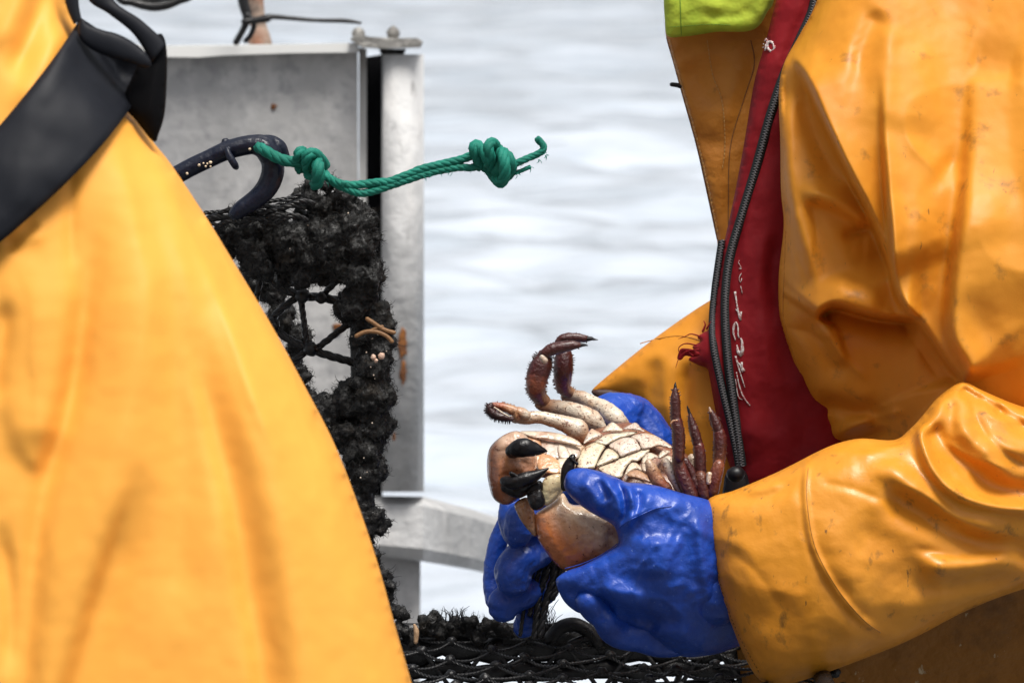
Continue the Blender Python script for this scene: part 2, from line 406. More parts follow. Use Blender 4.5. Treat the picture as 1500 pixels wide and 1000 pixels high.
def tag(o, label, cat, group=None):
    o["label"] = label; o["category"] = cat
    if group: o["group"] = group
    return o
ZA = lambda x, y: (820+x/6.667, 580+y/6.667)
Z5 = lambda x, y: (690+x/3.449, 470+y/3.449)
Z6 = lambda x, y: (700+x/5, 480+y/5)
ZB = lambda x, y: (940+x/5.263, 550+y/5.263)
ZC = lambda x, y: (700+x/4.167, 620+y/4.167)
Z3 = lambda x, y: (250+x/2.5, 180+y/2.5)
def zz(f, *a): return [f(*p) for p in a]

# ============================================================ water
def make_water():
    rows = np.geomspace(7, 420, 430); t = np.r_[np.linspace(-.62, -.135, 150)[:-1], np.linspace(-.135, .135, 270), np.linspace(.135, .62, 150)[1:]]
    X = rows[:, None]*t[None]*1.6; Y = -4+rows[:, None]+0*t[None]
    rs = np.random.RandomState(3); Z = np.zeros_like(X)
    for i in range(90):
        lam = np.exp(rs.uniform(math.log(.2), math.log(3.2))); th = rs.normal(math.radians(85), .55); a = lam*.0060
        kx, ky = math.cos(th)*2*math.pi/lam, math.sin(th)*2*math.pi/lam
        att = np.clip(lam/(rows[:, None]*.012+.05)-.6, 0, 1)
        ph = kx*X+ky*Y+rs.rand()*6.3; Z += a*att*(np.sin(ph)+.25*np.sin(2*ph+.6))
    edge = np.clip((rows-7)/1.5, 0, 1)*np.clip((420-rows)/150, 0, 1); Z *= edge[:, None]
    n, m = Z.shape; V = np.stack([X, Y, Z+.02], -1).reshape(-1, 3)
    F = [(i*m+j, i*m+j+1, (i+1)*m+j+1, (i+1)*m+j) for i in range(n-1) for j in range(m-1)]
    big = MB(); big.add([(-6000, -3000, -.25), (6000, -3000, -.25), (6000, 8000, -.25), (-6000, 8000, -.25)], [(0, 1, 2, 3)]); big.add(V, F)
    M = mat('sea_water', (.57, .62, .69), .14, spec=.6, spots=[(.5, .45, .7, (.36, .43, .50), .6, (1, 3, 1))], bump=[(5, .25, 4, (.5, 1, 1))])
    o = big.build('water', M); o["kind"] = "structure"; return o
make_water()

# ============================================================ boat
def flat(mb, pts, d, th, col=(1, 1, 1), mi=0, bevel=3):
    """a plate with the given outline (picture points at distance d), th metres thick, softened edges"""
    P = np.array(pts, float); n = len(P); c = P.mean(0)
    Pi = P+(c-P)/np.linalg.norm(c-P, axis=1)[:, None]*bevel
    A = W(Pi[:, 0], Pi[:, 1], d); B = W(P[:, 0], P[:, 1], d+bevel*K*d); Cc = W(P[:, 0], P[:, 1], d+th)
    F = [tuple(range(n))[::-1], tuple(2*n+i for i in range(n))]
    for k in (0, n):
        for i in range(n): j = (i+1) % n; F.append((k+i, k+j, k+n+j, k+n+i))
    mb.add(np.vstack([A, B, Cc]), F, col, mi)
boat = empty('boat', W(500, 900, 6.2), 'pale grey galvanised steel side structure of a fishing boat behind the crab pot', 'boat')
DB = 6.0
m = MB(); flat(m, [(60, 74), (524, 72), (526, 1200), (60, 1200)], DB, .05); m.build('bulwark_panel', M_STEEL, boat, smooth=False)
m = MB()
P = [(60, 66), (250, 67), (330, 66), (420, 65), (524, 63), (527, 77), (430, 78), (330, 82), (290, 85), (245, 84), (60, 84)]
flat(m, P, DB-.03, .12, bevel=2); m.build('top_rail', M_LIP, boat, smooth=False)
# bright inner jamb seen in the gap, then a plate coloured black for the slot's shade, then the post's face
m = MB(); flat(m, [(526, 70), (537, 72), (537, 1200), (526, 1200)], DB+.02, .03, bevel=1); m.build('edge_strip', M_LIP, boat, smooth=False)
m = MB(); flat(m, [(535, 84), (560, 80), (560, 1200), (535, 1200)], DB+.10, .10, bevel=1); m.build('slot', M_PAD, boat, smooth=False)
m = MB()
Q = [(559, .05), (560, -.02), (563, -.040), (575, -.046), (600, -.045), (612, -.035), (619, -.010), (621, .03), (618, .10), (561, .10)]
V = []; 
for y in (80, 720): V.append(np.array([W(x, y, DB+dd) for x, dd in Q]))
n = len(Q); V = np.vstack(V); F = [(i, (i+1) % n, n+(i+1) % n, n+i) for i in range(n)]+[tuple(range(n))[::-1], tuple(range(n, 2*n))]
m.add(V, F); post = m.build('post', M_STEELL, boat)
m = MB()
def blotch(mb, cx, cy, rx, ry, d, seed):
    pts = []
    for a in np.linspace(0, 2*math.pi, 22, endpoint=False):
        q = 1+.35*mnoise.noise(Vector((math.cos(a)*1.5+seed*9, math.sin(a)*1.5, seed)))*2
        pts.append((cx+rx*math.cos(a)*q, cy+ry*math.sin(a)*q))
    relief(mb, pts, d, step_px=2, bulge=.3, hmax=1.2)
for a in ((590, 505, 7, 22, DB-.049, 1), (591, 545, 5, 14, DB-.049, 2), (574, 588, 5, 5, DB-.049, 3), (577, 640, 3, 5, DB-.048, 5), (495, 480, 6, 9, DB-.002, 6), (400, 156, 5, 4, DB-.002, 7)):
    m = MB(); blotch(m, *a); m.build('rust_stain', M_RUST, post if a[0] > 520 else boat)
m = MB()
flat(m, [(512, 58), (524, 50), (540, 54), (570, 56), (612, 56), (620, 62), (616, 70), (560, 72), (530, 70)], DB-.06, .14, bevel=2)
flat(m, [(555, 72), (595, 72), (592, 80), (558, 80)], DB-.03, .08, bevel=1, col=(.1, .1, .1))
ball(m, W(576, 49, DB), .009, seed=3); ball(m, W(525, 50, DB), .009); tube(m, W([576, 576], [55, 42], DB), .004)
m.build('post_cap', mat('cap_metal', (.30, .29, .27), .6, metal=.4, pig=True, spots=[(60, .5, .7, (.12, .11, .1), .7, None)], bump=[(90, .6, 5, None)]), boat, smooth=False)
# gunwale: a wide rounded grey beam running back to the right
m = MB(); cs = []
for (x, yt, yb, d) in [(470, 722, 810, 6.0), (560, 726, 816, 6.0), (620, 727, 822, 6.0), (690, 745, 834, 6.1), (760, 768, 850, 6.25), (900, 822, 880, 6.6), (1100, 880, 925, 7.1), (1500, 980, 1010, 8)]:
    h = yb-yt; cs.append(np.array([W(x, yt+h*.02, d+.10), W(x, yt, d+.05), W(x, yt+h*.06, d+.0), W(x, yt+h*.14, d-.03), W(x, yt+h*.8, d-.035), W(x, yt+h*.97, d-.02), W(x, yb, d+.02), W(x, yb, d+.10)]))
n = 8; V = np.vstack(cs); F = []
for i in range(len(cs)-1):
    for j in range(n): F.append((i*n+j, i*n+(j+1) % n, (i+1)*n+(j+1) % n, (i+1)*n+j))
m.add(V, F); m.build('gunwale', M_STEELL, boat, smooth=False)
m = MB(); box(m, (0, -6.3, 2.75), (2.6, .6, 1.5)); m.build('sky_blocker', M_STEEL, boat, smooth=False)  # unseen block added behind the camera to cut frontal sky light
m = MB(); flat(m, [(478, 798), (616, 806), (614, 1200), (478, 1200)], 6.02, .06); m.build('lower_post', M_STEEL, boat, smooth=False)
m = MB(); c = W(200, 1100, 6.6); box(m, (0, -1.9, 1.28), (3.5, 4.0, .02)); m.build('deck', mat('deck_paint', (.10, .105, .11), .4, spots=[(9, .45, .7, (.05, .05, .055), .7, None)], bump=[(60, .3, 4, None)]), boat, smooth=False)
m = MB()
ptube(m, [(381, 62), (379, 40), (374, 10), (371, -60)], DB+.02, [14, 12, 13, 13], seg=16)
ptube(m, [(381, 64), (380, 50)], DB+.02, [18, 15], col_ if False else (.7, .5, .4), seg=16); bar = m.build('rusty_bar', M_RUSTM, boat)
m = MB(); ptube(m, [(346, 62), (358, 40), (362, 25), (356, 0), (350, -60)], DB-.08, [5, 5, 7, 8, 8]); ptube(m, [(358, 32), (375, 30), (392, 27), (400, 25), (460, 30), (505, 31), (528, 34)], DB-.1, [5, 5, 6, 4, 3, 3.4, 2]); ptube(m, [(362, 22), (372, 34), (368, 50), (360, 60)], DB-.09, 4)
m.build('black_lashing', M_TWINE, boat)
o = MB(); ptube(o, [(120, -420), (130, -120), (168, -12), (195, 4), (228, 10), (260, 2), (290, -20), (322, -130), (330, -420)], 5.6, [5, 5, 6, 6, 7, 6, 5, 5, 5]); ptube(o, [(180, -2), (230, 0), (275, -10)], 5.6, 3)
tag(o.build('hose', M_TWINE), 'black cable hanging in a shallow loop at the top edge beside the black strap', 'cable')

# ============================================================ fouled crab pot standing on end
pot = empty('crab_pot', W(530, 930, 3.98), 'crab pot standing on end, its black rope bound frame thick with weed', 'crab pot')
rf = random.Random(11)
def clump(mb, x, y, r, d, n=9, jit=.62):
    for i in range(n):
        a = rf.uniform(0, 6.28); q = r*1.15*jit*math.sqrt(rf.random())
        rr = r*rf.uniform(.24, .56); dz = rf.uniform(-1, 1)*r*.6*K*d
        ball(mb, W(x+q*math.cos(a), y+q*math.sin(a), d+dz), rr*K*d, seg=9, rings=6, rough=.45, seed=rf.random()*50)
    ball(mb, W(x, y, d), r*.62*K*d, seg=10, rings=7, rough=.3, seed=rf.random()*50)
def hairs(mb, V, N, n, L=(.002, .009), r=.0003, curl=1.0):
    idx = [rf.randrange(len(V)) for _ in range(n)]
    for i in idx:
        p = V[i].copy(); dirn = N[i]+np.array([rf.gauss(0, .5) for _ in range(3)]); dirn /= np.linalg.norm(dirn)
        ln = rf.uniform(*L); k = 5; ps = [p-dirn*.001]
        ax = np.array([rf.gauss(0, 1) for _ in range(3)])*curl*.5
        for j in range(k):
            p = p+dirn*ln/k; ps.append(p.copy()); dirn = dirn+np.cross(ax, dirn)*.9; dirn /= np.linalg.norm(dirn)
        ps = np.array(ps); R = np.linspace(r, r*.35, len(ps))
        T, Nn, B = frames(ps); a = [0, 2.094, 4.189]; VV = []
        for q in range(len(ps)):
            for an in a: VV.append(ps[q]+R[q]*(math.cos(an)*Nn[q]+math.sin(an)*B[q]))
        F = [(q*3+e, q*3+(e+1) % 3, q*3+3+(e+1) % 3, q*3+3+e) for q in range(len(ps)-1) for e in range(3)]
        mb.add(VV, F)
def ndisp(amp, sc1=90, sd=0):
    def f(v):
        p = Vector(v)*sc1+Vector((sd, 0, 0))
        return amp*(mnoise.noise(p)+.6*mnoise.noise(p*2.3)+.45*mnoise.noise(p*5.1))
    return f
def fouled(name, cl, d, parent, voxel=.0019, amp=.0030, nh=900, mats=None, **kw):
    mb = MB()
    for c in cl:
        x, y, r = c[:3]; clump(mb, x, y, r, d+(c[3] if len(c) > 3 else 0))
    f, V, N = fuse(mb, voxel, 1, ndisp(amp, 130))
    hairs(f, V, N, int(nh*1.8), **kw)
    return f.build(name, M_FOUL, parent)
# frame bars as weed covered masses
top = [(300, 345, 22), (330, 350, 30), (362, 352, 36), (395, 350, 38), (430, 350, 40), (465, 350, 45), (500, 345, 45), (528, 360, 36), (540, 395, 30),
       (470, 300, 26), (500, 300, 26), (445, 290, 20), (525, 322, 26), (420, 385, 30), (460, 392, 32), (500, 395, 36), (380, 385, 26), (535, 425, 32), (515, 440, 30), (345, 320, 16), (545, 350, 14), (548, 395, 14), (478, 268, 15), (455, 270, 14)]
fouled('top_bar', top, 3.96, pot, nh=2300)
col_ = [(530, 465, 36), (555, 470, 26), (545, 500, 32), (548, 530, 30), (540, 560, 36), (552, 585, 30), (535, 600, 38), (548, 625, 32), (530, 640, 34), (530, 675, 30), (550, 690, 26),
        (520, 700, 30), (530, 735, 24), (545, 768, 27), (528, 770, 26), (520, 800, 24), (545, 818, 18), (552, 850, 24), (562, 862, 20), (535, 840, 24), (568, 890, 16), (560, 915, 16), (572, 935, 14), (515, 720, 28), (500, 640, 30), (480, 605, 30), (505, 590, 32)]
fouled('side_bar', col_, 3.98, pot, nh=2300)
m = MB()
for a, b in ((((300, 345), 3.96), ((90, 360), 3.97)), (((90, 360), 3.97), ((100, 940), 3.99)), (((90, 360), 3.97), ((110, 350), 4.4)), (((110, 350), 4.4), ((520, 345), 4.4)), (((520, 345), 4.4), ((545, 350), 3.98)), (((520, 345), 4.4), ((530, 900), 4.42)), (((100, 940), 3.99), ((560, 935), 3.98))):
    ptube(m, [(*a[0], a[1]-4), ((a[0][0]+b[0][0])/2, (a[0][1]+b[0][1])/2+3, (a[1]+b[1])/2-4), (*b[0], b[1]-4)], 4.0, 11)
m.build('frame', M_FOUL, pot)
inner = [(395, 430, 24), (408, 460, 26), (420, 480, 20), (436, 500, 24), (430, 545, 26), (440, 580, 28), (458, 610, 24), (380, 410, 24)]
fouled('inner_bar', inner, 4.12, pot, nh=900)
m = MB()
cd = (.9, .9, .9)
def tw(mb, pts, d, rpx, **kw):
    Q = catmull([(p[0], p[1], p[2] if len(p) > 2 else 0) for p in pts], 6, False)
    twisted(mb, W(Q[:, 0], Q[:, 1], d+Q[:, 2]), rpx*K*d, (1, 1, 1), **kw)
for pts, r in [([(385, 400), (415, 422), (440, 432), (470, 436), (505, 443), (540, 460)], 7), ([(470, 436), (480, 425), (495, 410), (510, 395)], 5), ([(440, 432), (415, 450), (395, 470), (370, 490)], 6),
               ([(395, 478), (425, 498), (450, 510), (480, 520), (520, 532), (545, 545)], 6.5), ([(462, 512), (480, 498), (500, 482), (520, 470)], 5.5), ([(450, 512), (430, 530), (410, 545), (390, 560)], 6),
               ([(370, 380), (380, 410), (375, 440), (372, 470)], 5), ([(430, 560), (460, 590), (500, 612)], 6), ([(440, 432), (445, 470), (450, 512)], 5)]:
    tw(m, pts, 4.0, r, sr=.62)
for (x, y, r) in [(443, 433, 11), (470, 436, 9), (455, 511, 11), (400, 475, 10), (392, 405, 9)]: ball(m, W(x, y, 3.995), r*K*4, rough=.3, seed=x)
m.build('netting', M_TWINE, pot)
# loops of rope lashed along the top
m = MB()
for i in range(16):
    x = 300+i*9+rf.uniform(-3, 3); y = 322+rf.uniform(-10, 12)-(i*1.0)
    tw(m, [(x-18, y+8, .0), (x-6, y+rf.uniform(-2, 3), -.004), (x+10, y-3, -.004), (x+26, y+rf.uniform(-2, 4), 0)], 3.925, rf.uniform(3.2, 4.8), sr=.6)
tw(m, [(296, 326), (330, 318), (370, 312), (410, 300), (440, 285)], 3.94, 4); tw(m, [(300, 312), (340, 308), (390, 296), (430, 290)], 3.95, 3.5)
m.build('lashing', M_TWINE, pot)
m = MB()
for pts, r in [([(538, 467), (546, 472), (556, 479), (566, 484), (577, 487)], 3.2), ([(522, 492), (535, 486), (552, 486), (566, 492), (574, 500)], 3.2), ([(540, 486), (552, 480), (560, 478)], 2.4)]:
    m = MB(); ptube(m, pts, 3.938, r, (.46, .29, .15), bump=None); m.build('worm_tube', M_SHELL, pot)
for x, y, r in [(547, 523, 4), (559, 521, 5), (551, 528, 3)]: m = MB(); ball(m, W(x, y, 3.935), r*K*4, (1.2, 1, .95), rough=.3, seed=x); m.build('barnacle', M_SHELL, pot)
for i in range(26):
    m = MB(); x, y = rf.choice([(540, 500), (535, 620), (500, 340), (440, 360), (530, 700), (545, 560)]); ball(m, W(x+rf.gauss(0, 14), y+rf.gauss(0, 16), 3.95+rf.uniform(-.012, .0)), rf.uniform(.5, 1.3)*K*4, (1.2, 1.2, 1.2), seg=6, rings=4); m.build('barnacle', M_SHELL, pot)


# the moulded hook
m = MB(); dh = 3.9
ptube(m, zz(Z3, (-80, 225), (-30, 210), (20, 192), (80, 160), (140, 132), (200, 104), (260, 86), (320, 78), (350, 80)), dh, [14, 14, 15, 15, 15, 15.5, 16, 16, 15], seg=14, flat=.9)
ptube(m, zz(Z3, (335, 66), (370, 72), (400, 92), (422, 118)), dh+.004, [9, 11, 11, 6], seg=12)
ptube(m, zz(Z3, (350, 100), (372, 140), (372, 190), (350, 240), (310, 280), (262, 312), (240, 330)), dh+.002, [19, 19, 19, 18, 16, 14, 12], seg=14, flat=.9)
ptube(m, zz(Z3, (300, 78), (340, 90), (365, 120)), dh, [16, 19, 19], seg=14, flat=.9)
ptube(m, [(*Z3(206, 96), -.012), (*Z3(214, 120), -.014), (*Z3(232, 150), -.013), (*Z3(240, 162), -.004)], dh, [4, 5.5, 6, 5], seg=8)
ball(m, W(*Z3(200, 68), dh), 5.5*K*dh, rough=.2)
f, V, N = fuse(m, .0009, 3); hook = f.build('plastic_hook', M_HOOK)
tag(hook, 'dark navy moulded plastic hook resting on top of the fouled crab pot', 'hook')
m = MB()
for x, y, r in [(60, 186, 3), (104, 155, 3.2), (128, 160, 2.4), (146, 145, 3.6), (134, 150, 2.2), (290, 97, 3), (146, 160, 2.2), (120, 148, 2)]: m = MB(); ball(m, W(*Z3(x, y), dh-.0085), r*.7*K*4, (1.3, 1.25, 1.1), rough=.2, seed=x, seg=8, rings=5); m.build('barnacle', M_SHELL, hook)


# green rope
m = MB(); dg = 3.885
def grope(pts, rpx, **kw):
    Q = catmull([(p[0], p[1], p[2] if len(p) > 2 else 0) for p in pts], 8, False)
    twisted(m, W(Q[:, 0], Q[:, 1], dg+Q[:, 2]), rpx*1.02*K*dg, (1, 1, 1), strands=4, sr=.60, pitch=rpx*K*dg*6.5, cj=.15, **kw)
ZR = lambda x, y, z=0: (370+x/7.5, 190+y/7.5, z)
ZK = lambda x, y, z=0: (680+x/10, 190+y/10, z)
grope([ZR(60, 190, .01), ZR(110, 215), ZR(200, 270), ZR(300, 320), ZR(420, 350), ZR(520, 350), ZR(600, 370)], 9)
grope([ZR(520, 440, .01), ZR(500, 340, 0), ZR(505, 260, -.010), ZR(540, 235, -.006), ZR(570, 270, .0)], 8)
grope([ZR(620, 480, .012), ZR(600, 400, -.002), ZR(595, 300, -.012), ZR(640, 255, -.012), ZR(700, 280, -.006), ZR(760, 340, .004), ZR(790, 400, .01)], 9)
grope([ZR(700, 340, 0), ZR(720, 400, -.013), ZR(725, 480, -.014), ZR(715, 560, -.008), ZR(690, 600, .004)], 10)
grope([ZR(600, 500, .004), ZR(660, 520, -.002), ZR(740, 520, -.002), ZR(820, 520), ZR(900, 570), ZR(1000, 600), ZR(1100, 610), ZR(1220, 600), ZR(1380, 580), ZR(1500, 570), (595, 257), (620, 247), (650, 240), (675, 234), ZK(100, 380)], 6.6)
grope([ZR(800, 480, .006), ZR(870, 560, .004), ZR(960, 620, .002), ZR(1080, 670), ZR(1200, 700), ZR(1350, 670), ZR(1500, 620), (590, 266), (620, 256), (648, 249), (675, 245), ZK(100, 560), ZK(240, 520, .003)], 6.0)
grope([ZK(60, 400, .004), ZK(150, 380), ZK(230, 460, .003)], 6.5)
for pts, r in [([(230, 540, .006), (180, 400, -.006), (130, 280, -.011), (165, 220, -.009), (230, 250, -.010), (290, 350, -.012), (360, 480, -.008), (400, 580, .004)], 8.2),
               ([(420, 580, .004), (390, 420, -.010), (350, 280, -.015), (380, 195, -.012), (440, 200, -.008), (470, 290, -.002), (480, 400, .004)], 8.4),
               ([(510, 300, .0), (560, 360, -.012), (590, 480, -.017), (600, 620, -.015), (570, 740, -.010), (520, 770, -.004), (450, 690, .003), (380, 600, .006)], 9),
               ([(480, 330, .005), (560, 330, .0), (640, 400, -.006), (690, 500, -.006), (680, 600, .0), (620, 680, .006)], 9),
               ([(300, 560, .004), (400, 600, .002), (500, 640, .003), (560, 700, .002)], 7)]:
    grope([ZK(*p) for p in pts], r)
ball(m, W(735, 243, dg+.002), .0125)
grope([ZK(640, 540, 0), ZK(750, 500, -.003), ZK(860, 450, -.003), ZK(980, 400), ZK(1080, 355), ZK(1160, 300), ZK(1150, 220), ZK(1105, 170), ZK(1075, 135)], 5.6)
grope([ZK(640, 640, .003), ZK(740, 635), ZK(830, 605), ZK(920, 565), ZK(960, 550)], 3.4)
for i in range(46):
    x, y = rf.choice([ZK(1180, 330), ZK(1190, 380), ZK(960, 555), ZK(770, 650), ZK(1090, 440), ZK(1060, 130)] + [(rf.uniform(470, 700), 0)]*2)[:2]
    if y == 0: y = 268-((x-560)/140*22 if x > 560 else 0)
    a = rf.uniform(-.6, 1.9); L = rf.uniform(3, 8)
    ptube(m, [(x, y), (x+L*.5*math.cos(a), y+L*.5*math.sin(a)), (x+L*math.cos(a+.4), y+L*math.sin(a+.4))], dg-.004, [.5, .45, .2], (.8, 1, 1), n=3, seg=4)
for i in range(260):
    t_ = rf.random(); px_ = 470+t_*220 if rf.random() < .7 else rf.uniform(690, 765)
    py_ = np.interp(px_, [470, 500, 530, 560, 620, 690, 735, 760, 800], [262, 268, 277, 275, 256, 240, 240, 243, 228])+rf.uniform(-7, 7)*(.8 if px_ < 700 or px_ > 755 else 2.2)
    a = rf.uniform(0, 6.28); L = rf.uniform(1.5, 5)
    ptube(m, [(px_, py_), (px_+L*.5*math.cos(a), py_+L*.5*math.sin(a)), (px_+L*math.cos(a+.6), py_+L*math.sin(a+.6))], dg-.002, [.35, .3, .15], (1.3, 1.3, 1.3), n=2, seg=3, cap=False)
grn = m.build('green_rope', M_GREEN); tag(grn, 'knotted bright green rope tied to the navy hook, frayed end sticking out', 'rope')

# ============================================================ net topped pot under the hands
pot2 = empty('crab_pot', W(850, 1100, 4.1), 'crab pot with taut black knotted net top beneath the blue gloves', 'crab pot')
HZ = W(750, 1000, 3.93)[2]
def on_plane(x, y, z):
    v = W(x, y, 1.0)-CAM; t = (z-CAM[2])/v[2]; return CAM+v*t
far_y = on_plane(750, 929, HZ)[1]; near_y = -.28; x0, x1 = -.36, .27
m = MB(); cw, ch = .068, .064; rn = random.Random(5)
ni = int((x1-x0)/cw*2); nj = int((far_y-near_y)/(ch/2)); G = {}
for j in range(nj+1):
    for i in range(ni+2):
        if (i+j) % 2 == 0:
            G[i, j] = np.array([x0+i*cw/2+rn.gauss(0, .003), far_y-j*ch/2+rn.gauss(0, .002), HZ+rn.gauss(0, .0015)-.012*math.sin(math.pi*min(1, j/nj))*.6])
for (i, j), p in G.items():
    ball(m, p+np.array([0, 0, .001]), (.0052, .0048, .0042), rough=.35, seed=rn.random()*40, seg=8, rings=6)
    for di in (-1, 1):
        q = G.get((i+di, j+1))
        if q is not None:
            s = np.linspace(0, 1, 7)[:, None]; P = p*(1-s)+q*s; P[:, 2] -= .004*np.sin(math.pi*s[:, 0])*rn.uniform(.3, 1.2)
            for off in (-.0013, .0013):
                twisted(m, P+np.array([0, off, abs(off)*.3]), .00145, (1, 1, 1), strands=2, seg=5, sr=.62, pitch=.009)
m.build('net_top', M_TWINE, pot2)
yf = far_y+.012
def xp(x, dy=0): return on_plane(x, 925, HZ)[0]
m = MB()
def wrapbar(mb, P, r, wr=.0042, pitch=.0085):
    P = resample3(P, .004); tube(mb, P, r, seg=12)
    T, N, B = frames(P); L = np.linspace(0, np.linalg.norm(np.diff(P, axis=0), axis=1).sum(), len(P)*8)
    P2 = resample3(P, .0006); T, N, B = frames(P2); L = np.r_[0, np.cumsum(np.linalg.norm(np.diff(P2, axis=0), axis=1))]; a = L/pitch*6.283
    tube(mb, P2+(r+wr*.3)*(np.cos(a)[:, None]*N+np.sin(a)[:, None]*B), wr, seg=6)
rim = [np.array([x0-.03, yf, HZ+.002]), np.array([x1, yf, HZ+.002])]
tube(m, resample3(rim, .01), .007); wrapbar(m, [np.array([x0-.03, yf, HZ]), np.array([x0-.03, near_y, HZ])], .010, pitch=.011)
tube(m, [(x1, yf, HZ), (x1, near_y, HZ)], .008); wrapbar(m, [np.array([x0, near_y, HZ]), np.array([x1, near_y, HZ])], .010, pitch=.011)
for xx in (x0-.02, x1-.01):
    for yy in (yf, near_y): tube(m, [(xx, yy, HZ), (xx, yy, HZ-.35)], .009)
for a, b in (((x0-.02, yf), (x1, yf)), ((x0-.02, near_y), (x1, near_y)), ((x0-.02, yf), (x0-.02, near_y)), ((x1, yf), (x1, near_y))): tube(m, [(*a, HZ-.35), (*b, HZ-.35)], .009)
m.build('frame', M_TWINE, pot2)
m = MB()
G2 = {}
for j in range(8):
    for i in range(ni+2):
        if (i+j) % 2 == 0: G2[i, j] = np.array([x0+i*cw/2, yf, HZ-.01-j*.045])
for (i, j), p in G2.items():
    for di in (-1, 1):
        q = G2.get((i+di, j+1))
        if q is not None: tube(m, [p, q], .0022, seg=6)
P_ = resample3(np.array([[x0, yf+.012, HZ-.016], [x1, yf+.012, HZ-.016]]), .01); P_[:, 2] += .003*np.sin(np.arange(len(P_))*.9); tube(m, P_, .013+.003*np.sin(np.arange(len(P_))*1.7), seg=10); P_[:, 2] -= .021; tube(m, P_, .0075+.002*np.sin(np.arange(len(P_))*2.3), seg=10)
for k in range(5, 44):
    z = HZ-.012-k*.0068; tube(m, [(x, yf+.01+rn.gauss(0, .004), z+rn.gauss(0, .003)) for x in np.arange(x0, x1, .03)], .0032, seg=5)
for k in range(12):
    x = x0+k*(x1-x0)/11; tube(m, [(x+rn.gauss(0, .005), yf+.012, HZ-.01-q*.05) for q in range(8)], .0034, seg=5)
for j in range(nj+1):
    for i in range(0, ni+2):
        if (i+j) % 2 == 0:
            p = np.array([x0+i*cw/2, far_y-j*ch/2, HZ-.34])
            for di in (-1, 1): tube(m, [p, p+np.array([di*cw/2, -ch/2, 0])], .0035, seg=5)
m.build('netting', M_TWINE, pot2)
# lumps of rope and weed lashed to the far rim
dl = 4.165
fouled('bound_rope', [(586, 900, 13), (590, 925, 15), (606, 938, 10), (624, 915, 18), (640, 908, 15), (645, 925, 16), (665, 918, 18), (688, 916, 15), (700, 932, 13), (715, 916, 15), (735, 922, 16), (750, 936, 13), (775, 936, 13), (800, 922, 15), (812, 936, 13), (830, 935, 14), (850, 938, 14), (570, 935, 14), (860, 925, 12),
       (880, 938, 16), (910, 945, 12), (950, 945, 12), (990, 950, 12), (1030, 955, 12), (1070, 958, 12)], dl, pot2, voxel=.0018, amp=.002, nh=260)
m = MB()
for pts, r in [([(808, 932), (822, 918), (842, 914), (862, 924), (874, 938)], 13), ([(838, 942), (860, 934), (880, 934), (900, 945)], 8)]:
    m = MB(); ptube(m, pts, dl-.03, r, seg=12, flat=.8); m.build('rubber_binding', M_TWINE, pot2)
m = MB()
for cx, cy, n in [(655, 905, 16), (672, 903, 8), (798, 905, 18), (800, 890, 12), (803, 915, 10)]:
    m = MB()
    for i in range(n):
        x = cx+rf.gauss(0, 6); a = rf.uniform(-2.4, -.7); L = rf.uniform(8, 20)
        ptube(m, [(x, cy+6), (x+L*.5*math.cos(a), cy+L*.5*math.sin(a)), (x+L*math.cos(a+rf.uniform(-.7, .7)), cy+L*math.sin(a))], dl-.03, [.7, .6, .3], n=3, seg=4)
    m.build('weed_tuft', M_TWINE, pot2)
m = MB(); ptube(m, [(609, 940), (610, 925), (607, 915)], dl-.03, [3, 4, 2], (.9, .7, .5)); m.build('shell', M_SHELL, pot2)

# ============================================================ the left person
pl = empty('person', W(150, 1400, 3.3), 'person in bright yellow oilskin crossed by a wide black strap, at the left edge', 'person')
wr1 = wrinkle(21, 3.0, 150, 420, .12, 40)
foldsL = [
    step([(120, 262), (112, 400), (100, 520), (88, 610), (64, 676), (40, 680), (18, 640), (-5, 560), (-20, 470)], 50, 8, edge=7, under=.8, uw=24, taper=(.4, .3)),
    ridge([(70, 340), (50, 540), (50, 670)], 39, 8, taper=(.4, .15)),
    ridge([(150, 240), (128, 420), (108, 560), (70, 700), (50, 820), (34, 1040)], 19, -11, taper=(.4, 0)),
    ridge([(196, 172), (205, 300), (205, 440), (190, 580), (155, 740), (105, 880), (50, 1060)], 51, 12, taper=(.3, 0)),
    ridge([(196, 172), (232, 300), (250, 420), (262, 560), (268, 720), (256, 940)], 24, -6, wl=33, taper=(.25, .2)),
    ridge([(225, 660), (190, 750), (156, 850), (98, 1040)], 18, -15, wl=39, taper=(.45, 0)),
    ridge([(200, 175), (245, 300), (270, 420), (282, 560), (290, 680)], 24, 6, wl=18, taper=(.2, .4)),
    ridge([(240, 330), (285, 500), (325, 650), (350, 760), (366, 860), (388, 990), (395, 1090)], 19, -14, wl=39, taper=(.5, .05)),
    ridge([(260, 320), (330, 500), (385, 680), (418, 810), (436, 950), (440, 1100)], 45, 13, taper=(.4, 0)),
    ridge([(205, 185), (262, 310), (320, 430), (372, 580), (420, 695)], 10, 6, wl=15, taper=(.3, .2)),
    ridge([(222, 215), (285, 320), (355, 450), (430, 600), (480, 740)], 24, -6, taper=(.3, .3)),
    crease([(104, 262), (104, 330), (106, 430)], 10, -8, taper=(0, .5)),
    ridge([(182, 180), (205, 270), (222, 370), (228, 430)], 12, -6, wl=39, taper=(.1, .5)),
    step([(78, 350), (45, 352), (5, 345)], 34, 10, edge=5, taper=(.4, .2)), ridge([(60, 325), (30, 345), (5, 370)], 10, -10),
    ridge([(72, -40), (45, 50), (14, 120)], 14, -10), ridge([(100, 30), (62, 100), (20, 165)], 14, 8), ridge([(50, -60), (20, 20), (-10, 80)], 16, 7),
    ridge([(10, 430), (2, 500), (-10, 600)], 14, -10), ridge([(0, 760), (15, 880), (10, 1000)], 12, -8),
    ridge([(440, 640), (500, 800), (545, 1000)], 36, 6, taper=(.4, 0)), wr1]
